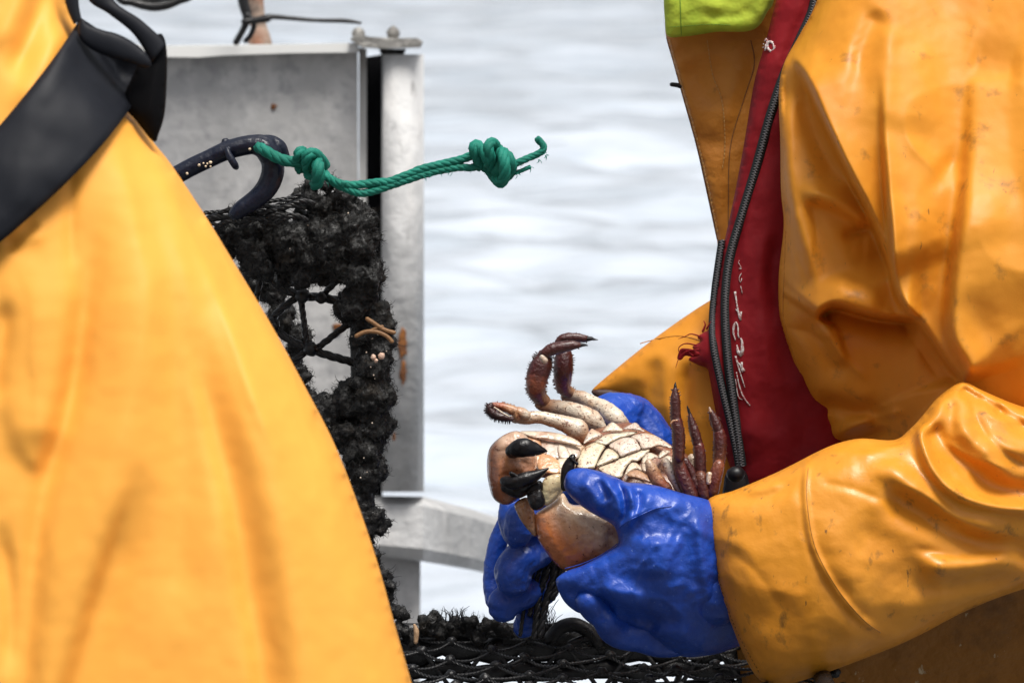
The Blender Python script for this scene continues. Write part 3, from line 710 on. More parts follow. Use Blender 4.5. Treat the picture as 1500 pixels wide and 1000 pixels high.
OL = [(-220, -330), (-60, -360), (60, -300), (95, -160), (98, -20), (113, 40), (150, 110), (190, 158), (222, 205), (250, 240), (300, 315), (345, 388), (400, 480), (450, 572), (490, 650), (525, 740), (555, 830), (580, 920), (603, 1000), (622, 1080), (640, 1180), (600, 1260), (300, 1290), (-100, 1280), (-300, 1250), (-330, 900), (-330, 400), (-320, 0)]
m = MB(); fL = relief(m, OL, (lambda X: 3.335-.00007*(X[:, 1]-200)), 6, 1.0, 230, foldsL, back=.8, amp=1.6)
jl = m.build('jacket', M_YELB, pl)
# strap: a flat band, slightly bowed, lying over the jacket
def band(mb, ua, la, fr, lift, th=.003, n=40, m_=14, bow=.004, add=None):
    U = resample(catmull(ua, 8, False), 4, False); L_ = resample(catmull(la, 8, False), 4, False)
    t = np.linspace(0, 1, n)
    def samp(Q):
        l = np.r_[0, np.cumsum(np.linalg.norm(np.diff(Q, axis=0), axis=1))]; return np.stack([np.interp(t*l[-1], l, Q[:, k]) for k in (0, 1)], 1)
    U, L_ = samp(U), samp(L_); s = np.linspace(0, 1, m_)
    P = U[:, None]*(1-s)[None, :, None]+L_[:, None]*s[None, :, None]
    D = np.array([[fr(*P[i, j]) for j in range(m_)] for i in range(n)]) if callable(fr) else np.full((n, m_), fr)
    D = D-lift-bow*np.sin(math.pi*s)[None]**.6
    if add is not None: D = D-add(t[:, None]+0*s[None], s[None]+0*t[:, None])
    V1 = W(P[..., 0], P[..., 1], D).reshape(-1, 3); V2 = W(P[..., 0], P[..., 1], D+th).reshape(-1, 3); N = n*m_; F = []
    for i in range(n-1):
        for j in range(m_-1):
            a = i*m_+j; F.append((a, a+m_, a+m_+1, a+1)); F.append((N+a, N+a+1, N+a+m_+1, N+a+m_))
    for i in range(n-1):
        a = i*m_; F.append((a, N+a, N+a+m_, a+m_)); a = i*m_+m_-1; F.append((a, a+m_, N+a+m_, N+a))
    for j in range(m_-1):
        F.append((j, j+1, N+j+1, N+j)); a = (n-1)*m_+j; F.append((a, N+a, N+a+1, a+1))
    mb.add(np.vstack([V1, V2]), F)
sm_ = lambda fr, k=14: (lambda x, y: .5*min(fr(x-k, y), fr(x+k, y), fr(x, y-k), fr(x, y+k), fr(x, y))+.125*(fr(x-k, y)+fr(x+k, y)+fr(x, y-k)+fr(x, y+k)))
dStrap = 3.13
m = MB()
band(m, [(118, 26), (95, 62), (60, 110), (0, 183), (-80, 270), (-180, 370)], [(219, 92), (205, 130), (190, 160), (150, 212), (100, 265), (50, 312), (0, 355), (-90, 425), (-160, 470)], sm_(fL, 25), .012, .004,
     add=lambda t, s: .010*np.exp(-(t/.05)**2)*np.exp(-((s-.55)/.35)**2)+.0012*np.sin(t*24+s*5)*s)
st = m.build('shoulder_strap', M_STRAP, pl)
dS = min(sm_(fL, 25)(170, 120), 3.3)-.014
m = MB()
relief(m, [(119, 28), (130, 36), (150, 44), (172, 50), (195, 62), (214, 78), (222, 95), (212, 100), (190, 92), (160, 84), (130, 70), (114, 50)], dS-.004, 3, .6, 14); m.build('strap_roll', M_STRAP, st)
m = MB()
relief(m, [(232, 50), (242, 60), (245, 90), (244, 130), (241, 168), (233, 195), (225, 208), (200, 178), (180, 150), (195, 110), (210, 80)], dS+.012, 4, .8, 22, [ridge([(232, 70), (225, 130), (215, 190)], 8, 4)]); m.build('pad', M_PAD, pl)
m = MB()
band(m, [(150, -60), (165, -2), (205, 28), (232, 52), (243, 66)], [(112, -60), (128, -2), (158, 20), (195, 50), (222, 92)], dS+.004, .0, .004, bow=.003)
band(m, [(95, -60), (95, 0), (108, 36)], [(116, -60), (115, 0), (120, 30)], dS+.004, .0, .004, bow=.002); m.build('webbing', M_STRAP, pl)

# ============================================================ the right person
pr = empty('person', W(1300, 1500, 4.15), 'person in dirty yellow oilskin and red life jacket holding the crab in blue gloves', 'person')
# --- trousers / lower jacket in shadow under the sleeve
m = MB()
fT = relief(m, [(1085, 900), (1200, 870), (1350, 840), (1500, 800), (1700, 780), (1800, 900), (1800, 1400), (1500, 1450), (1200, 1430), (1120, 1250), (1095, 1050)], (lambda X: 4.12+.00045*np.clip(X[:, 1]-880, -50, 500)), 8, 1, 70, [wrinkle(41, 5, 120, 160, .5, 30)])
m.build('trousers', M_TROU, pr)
# --- inner flap (front panel of the jacket seen edge on) and far shoulder
m = MB()
fF = relief(m, [(972, -120), (974, 0), (975, 50), (986, 92), (1000, 140), (1020, 212), (1038, 290), (1050, 350), (1054, 395), (1070, 420), (1120, 380), (1150, 250), (1180, 120), (1190, 0), (1190, -120)], 4.26, 4, .55, 26,
       [ridge([(984, 60), (1008, 150), (1030, 250), (1050, 350)], 5, 2.2), ridge([(1000, 90), (1030, 130), (1060, 160)], 16, -4), ridge([(1060, 60), (1080, 90), (1075, 120), (1058, 200)], 14, 4),
        ridge([(1010, 190), (1040, 210), (1060, 200)], 12, -4), crease([(1100, 58), (1104, 90), (1090, 140), (1070, 210), (1066, 300), (1066, 350)], 4, -3), wrinkle(51, 2.2, 40, 70, .4, 20)])
flap = m.build('jacket_front', M_ORA, pr)
m = MB()
for pl_ in ([(981, 58), (992, 100), (1005, 145), (1024, 215), (1040, 285), (1052, 345)], [(1036, 60), (1044, 110), (1058, 150), (1062, 210), (1058, 250)]): stitches(m, fF, pl_, 6, 3.4, .75, lift=.0009)
m.build('stitching', mat('stitch_tan', (.50, .28, .08), .6), flap)
m = MB(); seam(m, fF, [(1100, 60), (1105, 95), (1090, 145), (1070, 215), (1067, 300), (1067, 360)], .7)
seam(m, fF, [(977, 56), (988, 95), (1001, 142), (1021, 214), (1038, 290), (1051, 350)], 1.4); m.build('seam', M_STITCH, flap)
m = MB(); ptube(m, [(984, 124), (992, 125), (996, 127)], 4.25, [3.2, 3.5, 3], seg=8); m.build('snap_button', M_DARK, flap)
# --- hi-vis hood edge
m = MB()
fH = relief(m, [(970, -140), (972, -10), (974, 30), (978, 53), (1000, 54), (1025, 51), (1050, 47), (1075, 47), (1096, 46), (1112, 38), (1124, 18), (1136, -8), (1160, -140)], 4.21, 4, .6, 22,
       [ridge([(980, 38), (1020, 34), (1060, 33), (1085, 36)], 5, 2.5), ridge([(1020, 10), (1050, 24), (1085, 22), (1110, 5)], 9, -5), ridge([(1000, -20), (1030, 5), (1060, 12)], 10, 4), wrinkle(61, 2.5, 30, 40, .3, 15)])
hv = m.build('hi_vis_hood', M_HIVIS, pr)
m = MB(); stitches(m, fH, [(982, 40), (1010, 38), (1040, 36), (1070, 37)], 5, 3, .5); seam(m, fH, [(996, -10), (997, 20), (998, 52)], .7); m.build('stitching', mat('green_stitch', (.12, .25, .02), .7), hv)

# --- far sleeve
m = MB()
fFS = relief(m, [(1120, 395), (1045, 437), (1000, 466), (950, 502), (905, 538), (872, 566), (868, 574), (885, 577), (912, 580), (936, 590), (948, 610), (953, 635), (965, 660), (1000, 720), (1060, 760), (1140, 740), (1190, 600)], 4.24, 5, .9, 90,
       [crease([(945, 500), (980, 494), (1010, 492), (1040, 500)], 4, 3), ridge([(965, 520), (955, 560), (958, 600)], 14, -10), ridge([(985, 520), (975, 580), (985, 640)], 12, 5), ridge([(1010, 520), (1005, 580), (1010, 660)], 11, -12),
        ridge([(940, 560), (930, 580)], 12, -3), wrinkle(71, 3, 60, 90, .9, 20)])
fs = m.build('sleeve', M_YEL, pr)
m = MB(); seam(m, fFS, [(938, 503), (960, 497), (990, 492), (1015, 495), (1036, 503)], .8); m.build('seam', M_SEAM, fs); m = MB()
seam(m, fFS, [(874, 573), (895, 575), (918, 582), (937, 592)], 1.6); m.build('seam', M_SEAM, fs)
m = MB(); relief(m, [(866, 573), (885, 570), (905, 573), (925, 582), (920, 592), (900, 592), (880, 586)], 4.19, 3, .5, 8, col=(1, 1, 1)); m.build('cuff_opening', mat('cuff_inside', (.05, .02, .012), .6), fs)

# --- life jacket
m = MB()
OR = [(1180, -140), (1140, -10), (1122, 60), (1105, 120), (1090, 210), (1075, 290), (1058, 370), (1049, 430), (1040, 478), (1030, 487), (1021, 494), (1026, 500), (1014, 508), (1020, 518), (1008, 526), (1022, 534), (1036, 540), (1040, 556), (1046, 590),
      (1056, 640), (1068, 680), (1085, 716), (1110, 740), (1200, 720), (1250, 690), (1240, 600), (1230, 500), (1200, 400), (1200, 200), (1230, 0), (1250, -140)]
fR = relief(m, OR, 4.19, 4, .8, 55,
       [ridge([(1190, 0), (1150, 90), (1112, 220), (1080, 350), (1062, 450), (1070, 560), (1088, 690)], 8, -5, taper=(0, 0)),
        ridge([(1130, 330), (1115, 400), (1120, 500), (1135, 600)], 14, 6), ridge([(1150, 340), (1130, 400), (1150, 480)], 16, -12), ridge([(1105, 440), (1100, 560), (1110, 680)], 18, 6), ridge([(1150, 560), (1170, 620), (1180, 680)], 14, -5), wrinkle(81, 2.4, 34, 90, .2, 16)])
lj = m.build('life_jacket', M_RED, pr)
m = MB()   # torn cloth
for pts in ([(1024, 492), (1012, 489), (1003, 493), (994, 496)], [(1022, 512), (1008, 514), (998, 520), (993, 528), (990, 538)], [(1018, 505), (1005, 503), (996, 507), (994, 514), (1000, 524)], [(1030, 484), (1033, 476), (1031, 470)], [(1014, 520), (1004, 512)], [(1036, 480), (1041, 471)]):
    Q = catmull(pts, 5, False); tube(m, W(Q[:, 0], Q[:, 1], 4.13), np.linspace(3.4, 1, len(Q))*K*4, seg=6, flat=.35)
relief(m, [(996, 512), (1003, 510), (1016, 512), (1026, 518), (1016, 523), (1004, 521), (998, 527), (992, 525)], 4.135, 2, .4, 2); m.build('torn_edge', M_RED, lj)
def zipper(fr, pts, r=3.0, lift=.002, w_=5):
    z = MB(); Q, d = on(fr, pts, lift); k = 9; d = np.convolve(np.r_[[d[0]]*k, d, [d[-1]]*k], np.ones(2*k+1)/(2*k+1), 'valid')
    A = W(Q[:, 0], Q[:, 1], d-.0015); P = resample3(A, .00125); T, N, B = frames(P)
    tube(t0_ := MB(), A, r*.5*K*4, seg=8)
    for i in range(0, len(P), 1):
        side = np.cross(T[i], -FWD); side /= np.linalg.norm(side); f = np.cross(side, T[i]); R = np.array([T[i], side, f])
        box(z, P[i]+side*(.0008 if i % 2 else -.0008), (.0004, r*K*4*.8, .0016), R=R)
    t = MB(); tube(t, A, r*.55*K*4, seg=8); t0 = A+FWD*.0014
    T, N, B = frames(t0); S = np.cross(T, -FWD); S /= np.linalg.norm(S, axis=1)[:, None]; ww = w_*K*4; n = len(t0)
    V = np.vstack([t0-S*ww-FWD*-.0006, t0-S*ww*.6-FWD*.0008, t0+S*ww*.6-FWD*.0008, t0+S*ww-FWD*-.0006, t0+FWD*.002]); F = []
    for i in range(n-1):
        for a in range(5):
            b = (a+1) % 5; F.append((a*n+i, a*n+i+1, b*n+i+1, b*n+i))
    t.add(V, F); return z, t
z, t = zipper(fR, [(1204, -60), (1192, 10), (1172, 58), (1148, 112), (1128, 172), (1108, 245), (1088, 312), (1071, 370), (1064, 420), (1063, 470), (1067, 530), (1074, 585), (1082, 640), (1087, 682)], 3.2, .003, 7.5)
tp = t.build('zip_tape', M_ZTAPE, lj); z.build('zip', M_ZIP, lj)
z, t = zipper(fR, [(1058, 352), (1053, 385), (1047, 430), (1044, 470), (1046, 510), (1056, 560), (1068, 610), (1078, 655), (1083, 684)], 3.0, .003, 6)
t.build('zip_tape', M_ZTAPE, lj); z.build('zip', M_ZIP, lj)
m = MB(); ball(m, W(1078, 694, 4.06), np.array((14, 14, 12))*K*4, rough=.08, seg=16, rings=10); relief(m, [(1066, 690), (1090, 688), (1098, 715), (1090, 740), (1060, 740), (1060, 710)], 4.09, 4, .6, 12); m.build('toggle', M_DARK, lj)
# lettering
def stroke(mb, fr, pts, wpx, lift=.0012):
    Q, d = on(fr, pts, 0, 5); d = np.full(len(Q), d.mean()) if len(Q) < 4 else np.convolve(np.r_[[d[0]]*3, d, [d[-1]]*3], np.ones(7)/7, 'valid')
    d = d-lift; ww = np.interp(np.linspace(0, 1, len(Q)), np.linspace(0, 1, len(wpx)), wpx) if hasattr(wpx, '__len__') else np.full(len(Q), wpx)
    T = np.gradient(Q, axis=0); T /= np.linalg.norm(T, axis=1)[:, None]; S = np.c_[-T[:, 1], T[:, 0]]
    a, b = Q-S*ww[:, None]/2, Q+S*ww[:, None]/2; n = len(Q)
    V = np.vstack([W(a[:, 0], a[:, 1], d), W(b[:, 0], b[:, 1], d), W(a[:, 0], a[:, 1], d+.0025), W(b[:, 0], b[:, 1], d+.0025)]); F = []
    for i in range(n-1): F += [(i, i+1, n+i+1, n+i), (2*n+i, 3*n+i, 3*n+i+1, 2*n+i+1), (i, 2*n+i, 2*n+i+1, i+1), (n+i, n+i+1, 3*n+i+1, 3*n+i)]
    F += [(0, n, 3*n, 2*n), (n-1, 3*n-1, 4*n-1, 2*n-1)]
    mb.add(V, F)
ZL = lambda x, y: (1090+x/12.5, 30+y/12.5)
m = MB()
def lett(pts, w_):
    q = MB(); stroke(q, fR, pts, w_); q.build('letter', M_WHITE, lj)
a = np.linspace(0, 6.6, 26); ca, sa = math.cos(.28), math.sin(.28)
lett( [ZL(490+62*math.cos(q)*ca-92*math.sin(q)*-sa, 478+62*math.cos(q)*-sa*-0+92*math.sin(q)*ca-62*math.cos(q)*sa) for q in a], 3.6)
lett( zz(ZL, (435, 350), (412, 450), (385, 560)), 2.6); lett( zz(ZL, (412, 330), (375, 390)), 2.0); lett( zz(ZL, (395, 440), (384, 520)), 1.8)
lett( zz(ZL, (350, 430), (358, 440)), 1.8); lett( zz(ZL, (340, 490), (352, 500)), 1.8)
ZT = lambda x, y: (1040+x/4, 370+y/4)
lett( zz(ZT, (146, 228), (152, 262), (160, 315), (176, 385)), [3.2, 2.2, 2, 3.6]); lett( zz(ZT, (150, 330), (166, 350), (180, 395)), [1, 2, 3]); lett( zz(ZT, (184, 345), (178, 390)), 2.2)
lett( zz(ZT, (152, 405), (140, 430), (138, 470), (146, 500), (150, 515)), [1.5, 3.4, 3, 2, 1]); lett( zz(ZT, (152, 405), (164, 430), (165, 480), (172, 500)), [1.5, 2, 2, 1.5])
lett( zz(ZT, (158, 540), (164, 575), (180, 598), (190, 575), (188, 520), (180, 500)), [1.5, 4, 6, 5, 3.5, 1.5])
lett( zz(ZT, (150, 605), (158, 635), (170, 680), (205, 790)), [2.5, 2, 1.4, 1]); lett( zz(ZT, (160, 640), (180, 660), (196, 695)), [1, 3, 6]); lett( zz(ZT, (186, 640), (190, 700)), [3, 2])
lett( zz(ZT, (155, 700), (175, 790), (200, 850), (235, 895)), [1.2, 1.6, 2, 1.2]); lett( zz(ZT, (150, 740), (165, 840), (190, 860)), [1, 1.2, 1])
lett( zz(ZT, (172, 45), (166, 60), (178, 75), (182, 95)), 1); lett( zz(ZT, (186, 95), (168, 92)), 1); lett( zz(ZT, (184, 120), (170, 150), (180, 175), (186, 150)), 1); lett( zz(ZT, (180, 195), (190, 240)), 1)


# --- the jacket front and upper arm
def dT(X):
    x, y = X[:, 0], X[:, 1]; q = np.clip((x-1270)/150, 0, 1); yc = 250+q*q*(3-2*q)*170; g = np.sqrt((y-yc)**2+160**2)-160
    return 4.125-.0002*np.clip(x-1150, 0, 400)+K*4*np.clip(g, 0, 420)*np.where(y > yc, .62, .5)
OT = [(1290, -190), (1235, -120), (1197, 0), (1172, 50), (1149, 92), (1141, 135), (1143, 210), (1144, 280), (1148, 330), (1141, 400), (1141, 450), (1146, 485), (1160, 535), (1185, 595), (1205, 650), (1222, 668), (1260, 690), (1340, 720), (1450, 740), (1600, 750),
      (1650, 650), (1670, 400), (1660, 50), (1600, -140), (1450, -210)]
foldsT = [
    # panel falling from the lapel: light above, deep triangle below
    step([(1310, 412), (1280, 326), (1242, 252), (1208, 180), (1180, 115), (1158, 80)], 60, 30, edge=1.5, under=1.1, uw=70, taper=(.1, .15)),
    ridge([(1152, 110), (1150, 200), (1160, 290), (1185, 370), (1205, 440)], 13, 10, wl=14), ridge([(1172, 120), (1195, 200), (1235, 280)], 20, -9, wl=12),
    ridge([(1292, 10), (1270, 60), (1256, 120), (1246, 180)], 16, -9, wl=26, taper=(.15, .6)), ridge([(1302, 10), (1300, 80), (1300, 200)], 16, 4),
    step([(1172, 302), (1195, 297), (1225, 308), (1262, 330), (1282, 330)], 40, -10, edge=3.5, under=.5), ridge([(1165, 280), (1200, 284), (1240, 300), (1285, 335)], 12, 8),
    ridge([(1232, 348), (1258, 340), (1278, 330)], 8, -6),
    # sleeve front edge
    step([(1420, 570), (1390, 535), (1350, 478), (1312, 425), (1302, 320), (1293, 210), (1289, 90)], 42, 28, edge=1.6, under=1.1, uw=60, taper=(.04, .5)),
    step([(1420, 560), (1412, 535), (1390, 490), (1394, 400), (1408, 300), (1416, 210), (1420, 130), (1424, 40)], 55, 27, edge=4, under=.8, uw=60, taper=(.03, .7)),
    blob(1385, 250, 14, 34, -5, .6), ridge([(1412, 90), (1450, 100), (1500, 110)], 22, -7, wl=40), ridge([(1330, 60), (1345, 110), (1335, 200)], 30, 5),
    ridge([(1310, 250), (1330, 330), (1325, 400)], 18, -4), ridge([(1345, 300), (1352, 380), (1360, 460)], 16, 4), ridge([(1450, 240), (1440, 350), (1436, 470)], 36, 6),
    # pocket fold
    step([(1350, 470), (1300, 466), (1262, 458), (1225, 448), (1206, 455), (1196, 468)], 60, 34, edge=1.6, under=1.15, uw=26, taper=(.12, .06)),
    ridge([(1200, 472), (1218, 500), (1240, 540)], 11, 7), ridge([(1150, 478), (1180, 482), (1215, 520), (1240, 560)], 14, -6), ridge([(1215, 400), (1240, 430), (1300, 446)], 18, 7),
    ridge([(1190, 604), (1218, 596), (1262, 604), (1310, 618)], 11, -11, wl=16), ridge([(1170, 560), (1220, 575), (1290, 590)], 22, 5), ridge([(1205, 650), (1240, 626), (1290, 608)], 10, 7), ridge([(1230, 662), (1270, 640), (1310, 628)], 9, -9),
    ridge([(1150, 500), (1175, 565), (1205, 640)], 7, 4), crease([(1205, 472), (1235, 520), (1275, 560)], 6, 4), crease([(1148, 478), (1180, 486), (1210, 505)], 4, -3), crease([(1168, 300), (1160, 360), (1176, 420)], 5, 3), crease([(1215, 650), (1262, 618), (1330, 600)], 5, 5), crease([(1300, 440), (1340, 500), (1380, 560)], 5, -5), wrinkle(91, 2.6, 70, 150, -.3, 30)]
m = MB(); fJ = relief(m, OT, dT, 2.8, .85, 130, foldsT, back=.7, fade=9, amp=1.9, relax=2)
jr = m.build('jacket', M_YEL, pr)
m = MB(); seam(m, fJ, [(1151, 340), (1149, 400), (1147, 450), (1150, 475), (1163, 520), (1178, 560)], .8, .0001); m.build('seam', M_SEAM, jr)

# --- near sleeve
OS = [(1035, 737), (1046, 726), (1075, 718), (1130, 695), (1165, 678), (1200, 660), (1230, 648), (1262, 642), (1310, 644), (1333, 628), (1352, 608), (1372, 584), (1398, 564), (1416, 560), (1440, 572), (1500, 596), (1600, 620), (1720, 660), (1760, 760), (1700, 830),
      (1600, 835), (1500, 862), (1420, 892), (1330, 938), (1250, 970), (1200, 988), (1160, 1000), (1130, 1001), (1108, 990), (1088, 955), (1068, 905), (1050, 860), (1040, 810), (1033, 770)]
foldsS = [
    ridge([(1346, 612), (1352, 650), (1370, 692), (1404, 724), (1450, 740), (1500, 746)], 9, 19, wl=9, taper=(.1, 0)),
    ridge([(1362, 618), (1388, 655), (1425, 690), (1455, 712), (1500, 720)], 17, -13, wl=17, taper=(.1, 0)),
    ridge([(1430, 640), (1470, 655), (1520, 660)], 18, 8), ridge([(1395, 600), (1420, 640), (1470, 690), (1510, 700)], 11, 7), ridge([(1380, 575), (1372, 605), (1350, 640)], 9, 8), ridge([(1395, 580), (1395, 620), (1400, 640)], 8, -5),
    ridge([(1405, 565), (1450, 596), (1500, 625)], 9, -16, taper=(.1, 0)), ridge([(1432, 580), (1446, 600), (1462, 612), (1500, 622)], 5, 10), ridge([(1460, 590), (1468, 602), (1460, 612)], 5, -6),
    ridge([(1285, 728), (1330, 738), (1390, 768), (1440, 792), (1510, 806)], 24, -17, wl=20, taper=(.15, 0)), ridge([(1250, 690), (1300, 690), (1340, 715), (1400, 760), (1500, 775)], 18, 12),
    ridge([(1340, 835), (1400, 832), (1450, 822), (1510, 810)], 20, 12), ridge([(1320, 860), (1400, 856), (1500, 842)], 13, -9),
    ridge([(1240, 770), (1300, 800), (1360, 860)], 24, -5), ridge([(1210, 740), (1235, 830), (1290, 900)], 26, 4),
    ridge([(1182, 684), (1180, 730), (1192, 800), (1225, 862), (1262, 905), (1290, 925)], 5, 4.5, wl=3, taper=(0, .1)), crease([(1176, 686), (1174, 730), (1186, 805), (1220, 870), (1256, 912), (1284, 932)], 3, -3.5, taper=(0, 0)),
    ridge([(1045, 738), (1043, 790), (1056, 860), (1085, 930), (1120, 985)], 5, 2.5), ridge([(1080, 712), (1120, 716), (1150, 704)], 8, 4), crease([(1352, 606), (1325, 640), (1285, 662), (1250, 668)], 7, 6), crease([(1418, 575), (1440, 630), (1480, 670), (1520, 690)], 6, -7), crease([(1290, 700), (1350, 722), (1420, 768), (1520, 790)], 7, 6), crease([(1195, 705), (1250, 716), (1310, 740)], 6, -3.5), crease([(1330, 800), (1400, 812), (1480, 806)], 7, -5), crease([(1378, 640), (1420, 668), (1490, 690)], 5, 6), crease([(1060, 800), (1110, 840), (1150, 900)], 8, -2.5), ridge([(1070, 735), (1130, 722), (1180, 700)], 8, -3), wrinkle(101, 2.6, 90, 60, .3, 24)]
def dS_(X): return 3.965+.00012*np.clip(X[:, 0]-1250, 0, 500)
m = MB(); fS = relief(m, OS, dS_, 3.5, 1.0, 165, foldsS, back=.9, fade=10, amp=1.6)
sl = m.build('sleeve', M_YELW, pr)
m = MB(); stitches(m, fS, [(1046, 742), (1045, 790), (1058, 865), (1080, 925), (1112, 984)], 6, 2.2, .55); m.build('stitching', M_STITCH, sl)
m = MB(); seam(m, fS, [(1184, 685), (1182, 730), (1194, 800), (1227, 862), (1264, 906), (1290, 926)], .8); m.build('seam', M_SEAM, sl)

# --- gloves
foldsG = [
    step([(906, 765), (902, 735), (888, 712), (876, 698)], 18, 8, edge=2.4, under=.8), ridge([(884, 700), (896, 730), (902, 758)], 6, 5), ridge([(846, 702), (870, 722), (884, 752)], 12, 5),
    ridge([(898, 698), (912, 720), (915, 750), (908, 772)], 5, -7), ridge([(910, 702), (924, 722), (928, 748), (914, 782)], 6, 7), ridge([(930, 712), (934, 735), (925, 760)], 6, -5), ridge([(945, 712), (948, 735), (932, 765)], 8, 4),
    crease([(905, 770), (925, 758), (950, 746), (975, 742)], 3, 2.2), ridge([(895, 792), (870, 815), (835, 828)], 6, 5), ridge([(826, 862), (850, 872), (870, 880)], 8, -5),
    ridge([(868, 885), (884, 878), (892, 892), (880, 905)], 8, -9), ridge([(875, 860), (905, 868), (950, 885)], 16, 8), ridge([(900, 905), (940, 905), (970, 925)], 12, -8), ridge([(950, 925), (985, 930), (1020, 930)], 14, 5),
    ridge([(985, 740), (1000, 800), (1010, 880)], 22, -4), ridge([(1022, 745), (1030, 830), (1045, 900)], 10, 4), ridge([(960, 780), (960, 850)], 30, 6), wrinkle(111, 1.2, 22, 36, .5, 12), wrinkle(113, .5, 7, 9, .3, 4)]
OG = [(826, 706), (833, 690), (853, 685), (882, 691), (905, 700), (918, 706), (935, 707), (962, 711), (1000, 722), (1045, 735), (1080, 760), (1110, 850), (1112, 930), (1075, 948), (1050, 957), (1010, 962), (982, 955), (960, 938), (932, 921), (905, 914), (880, 904), (862, 899), (845, 896), (826, 880), (815, 856), (816, 846),
      (830, 836), (850, 829), (872, 818), (892, 806), (905, 796), (904, 780), (897, 768), (880, 758), (862, 748), (843, 734), (829, 718)]
m = MB(); fG = relief(m, OG, (lambda X: 3.95+K*4*(.75*np.logaddexp(0, (X[:, 1]-850)/22)*22+.8*np.logaddexp(0, (X[:, 0]-1010)/12)*12)), 3, .95, 60, foldsG, back=.9, fade=5, amp=2.1, relax=1)
def fingers(mb, L, d):
    for pts, r in L: ptube(mb, [(p[0], p[1], p[2]) for p in pts], d, r, seg=14)
f2 = MB(); fingers(f2, [([(1000, 860, .03), (920, 890, .03), (880, 892, .01), (862, 880, -.01)], [34, 30, 26, 20]), ([(1010, 890, .03), (950, 925, .03), (905, 925, .02), (885, 905, .0)], [34, 28, 24, 19]), ([(1030, 910, .03), (990, 938, .04), (950, 940, .03), (925, 925, .02)], [30, 24, 20, 17]), ([(1040, 860, .02), (1000, 850, .02), (960, 850, .02)], [60, 60, 50])], 3.96)
ff, V, N = fuse(f2, .0022, 5)
m.add(V, [tuple(f) for f in ff.f]); gl = m.build('glove', M_BLUE, pr)
m = MB(); Q, d = on(fG, [(903, 776), (918, 764), (940, 753), (962, 744), (984, 741)], .0004); tube(m, W(Q[:, 0], Q[:, 1], d), np.array([.5+.5*abs(math.sin(i*1.3)) for i in range(len(Q))])*K*4, seg=5)
Q, d = on(fG, [(828, 832), (850, 826), (874, 816), (895, 803), (904, 796)], .0004); tube(m, W(Q[:, 0], Q[:, 1], d), .6*K*4, seg=5); m.build('seam', M_BLUE, gl)

# far glove: wrist behind the crab, palm beneath it, fingers hanging at the left
f2 = MB(); D4 = 4.08
fingers(f2, [([(960, 650, .10), (925, 610, .10), (890, 625, .08), (860, 680, .05), (830, 740, .02), (810, 780, .02)], [34, 34, 42, 50, 44, 36]),
    ([(925, 600, .09), (895, 592, .09), (870, 600, .09), (850, 615, .06)], [22, 18, 14, 10]),
    ([(820, 790, .02), (790, 800, .02), (775, 850, .02), (772, 905, .0)], [30, 26, 22, 17]),
    ([(815, 760, .0), (785, 752, -.045), (764, 758, -.055), (759, 778, -.055)], [26, 24, 23, 22]),
    ([(748, 735, -.04), (747, 760, -.045), (756, 782, -.05)], [15, 18, 20]),
    ([(800, 800, .0), (772, 812, -.035), (754, 830, -.04), (752, 848, -.04)], [26, 27, 28, 27]),
    ([(795, 860, .01), (765, 868, -.015), (742, 880, -.02), (738, 888, -.02)], [26, 24, 25, 24]),
    ([(738, 765, .01), (728, 800, .01), (722, 850, .01), (727, 880, .005)], [11, 15, 15, 16]), ([(806, 850, .03), (782, 885, .015), (768, 918, .01)], [20, 19, 17])], D4)
ff, V, N = fuse(f2, .0013, 3, ndisp(.0009, 60)); ff.build('glove', M_BLUE, pr)

# ============================================================ crab
cr = MB()   # materials: 0 shell, 1 dark, 2 claw, 3 black
CREAM = np.array((.70, .61, .49)); TAN = np.array((.46, .25, .14)); MAR = np.array((.060, .010, .008)); BRN = np.array((.28, .09, .045)); GAP = np.array((.16, .06, .03)); ORG = np.array((.44, .135, .04))
def dC(X): return 4.045-.00055*(X[:, 1]-640)+.0*X[:, 0]
dc = lambda x, y: float(dC(np.array([[x, y]]))[0])
relief(cr, zz(Z5, (250, 570), (330, 565), (450, 575), (560, 615), (600, 560), (700, 525), (800, 512), (900, 560), (1010, 625), (1110, 690), (1160, 760), (1170, 880), (1050, 900), (900, 880), (740, 860), (560, 840), (430, 800), (330, 780), (300, 700), (260, 640)), lambda X: dC(X)+.012, 4, .5, 32, col=GAP*1.5)
def plate(pts, z=0, b=.7, hm=4.2, col=CREAM, f=ZA, st=2.0, mi=0, folds=()):
    P = np.array([f(*p) for p in pts]); c = P.mean(0); P = P+(P-c)/np.linalg.norm(P-c, axis=1)[:, None]*.75
    relief(cr, P, lambda X: dC(X)-.006-z, st, b, hm, folds=list(folds), back=1.2, col=np.array(col)*(rf.uniform(.86, 1.06)*np.array((1, rf.uniform(.93, 1), rf.uniform(.86, 1)))), corner_n=5, mi=mi, fade=2)
wp = [wrinkle(200, .9, 7, 7, 0, 4)]
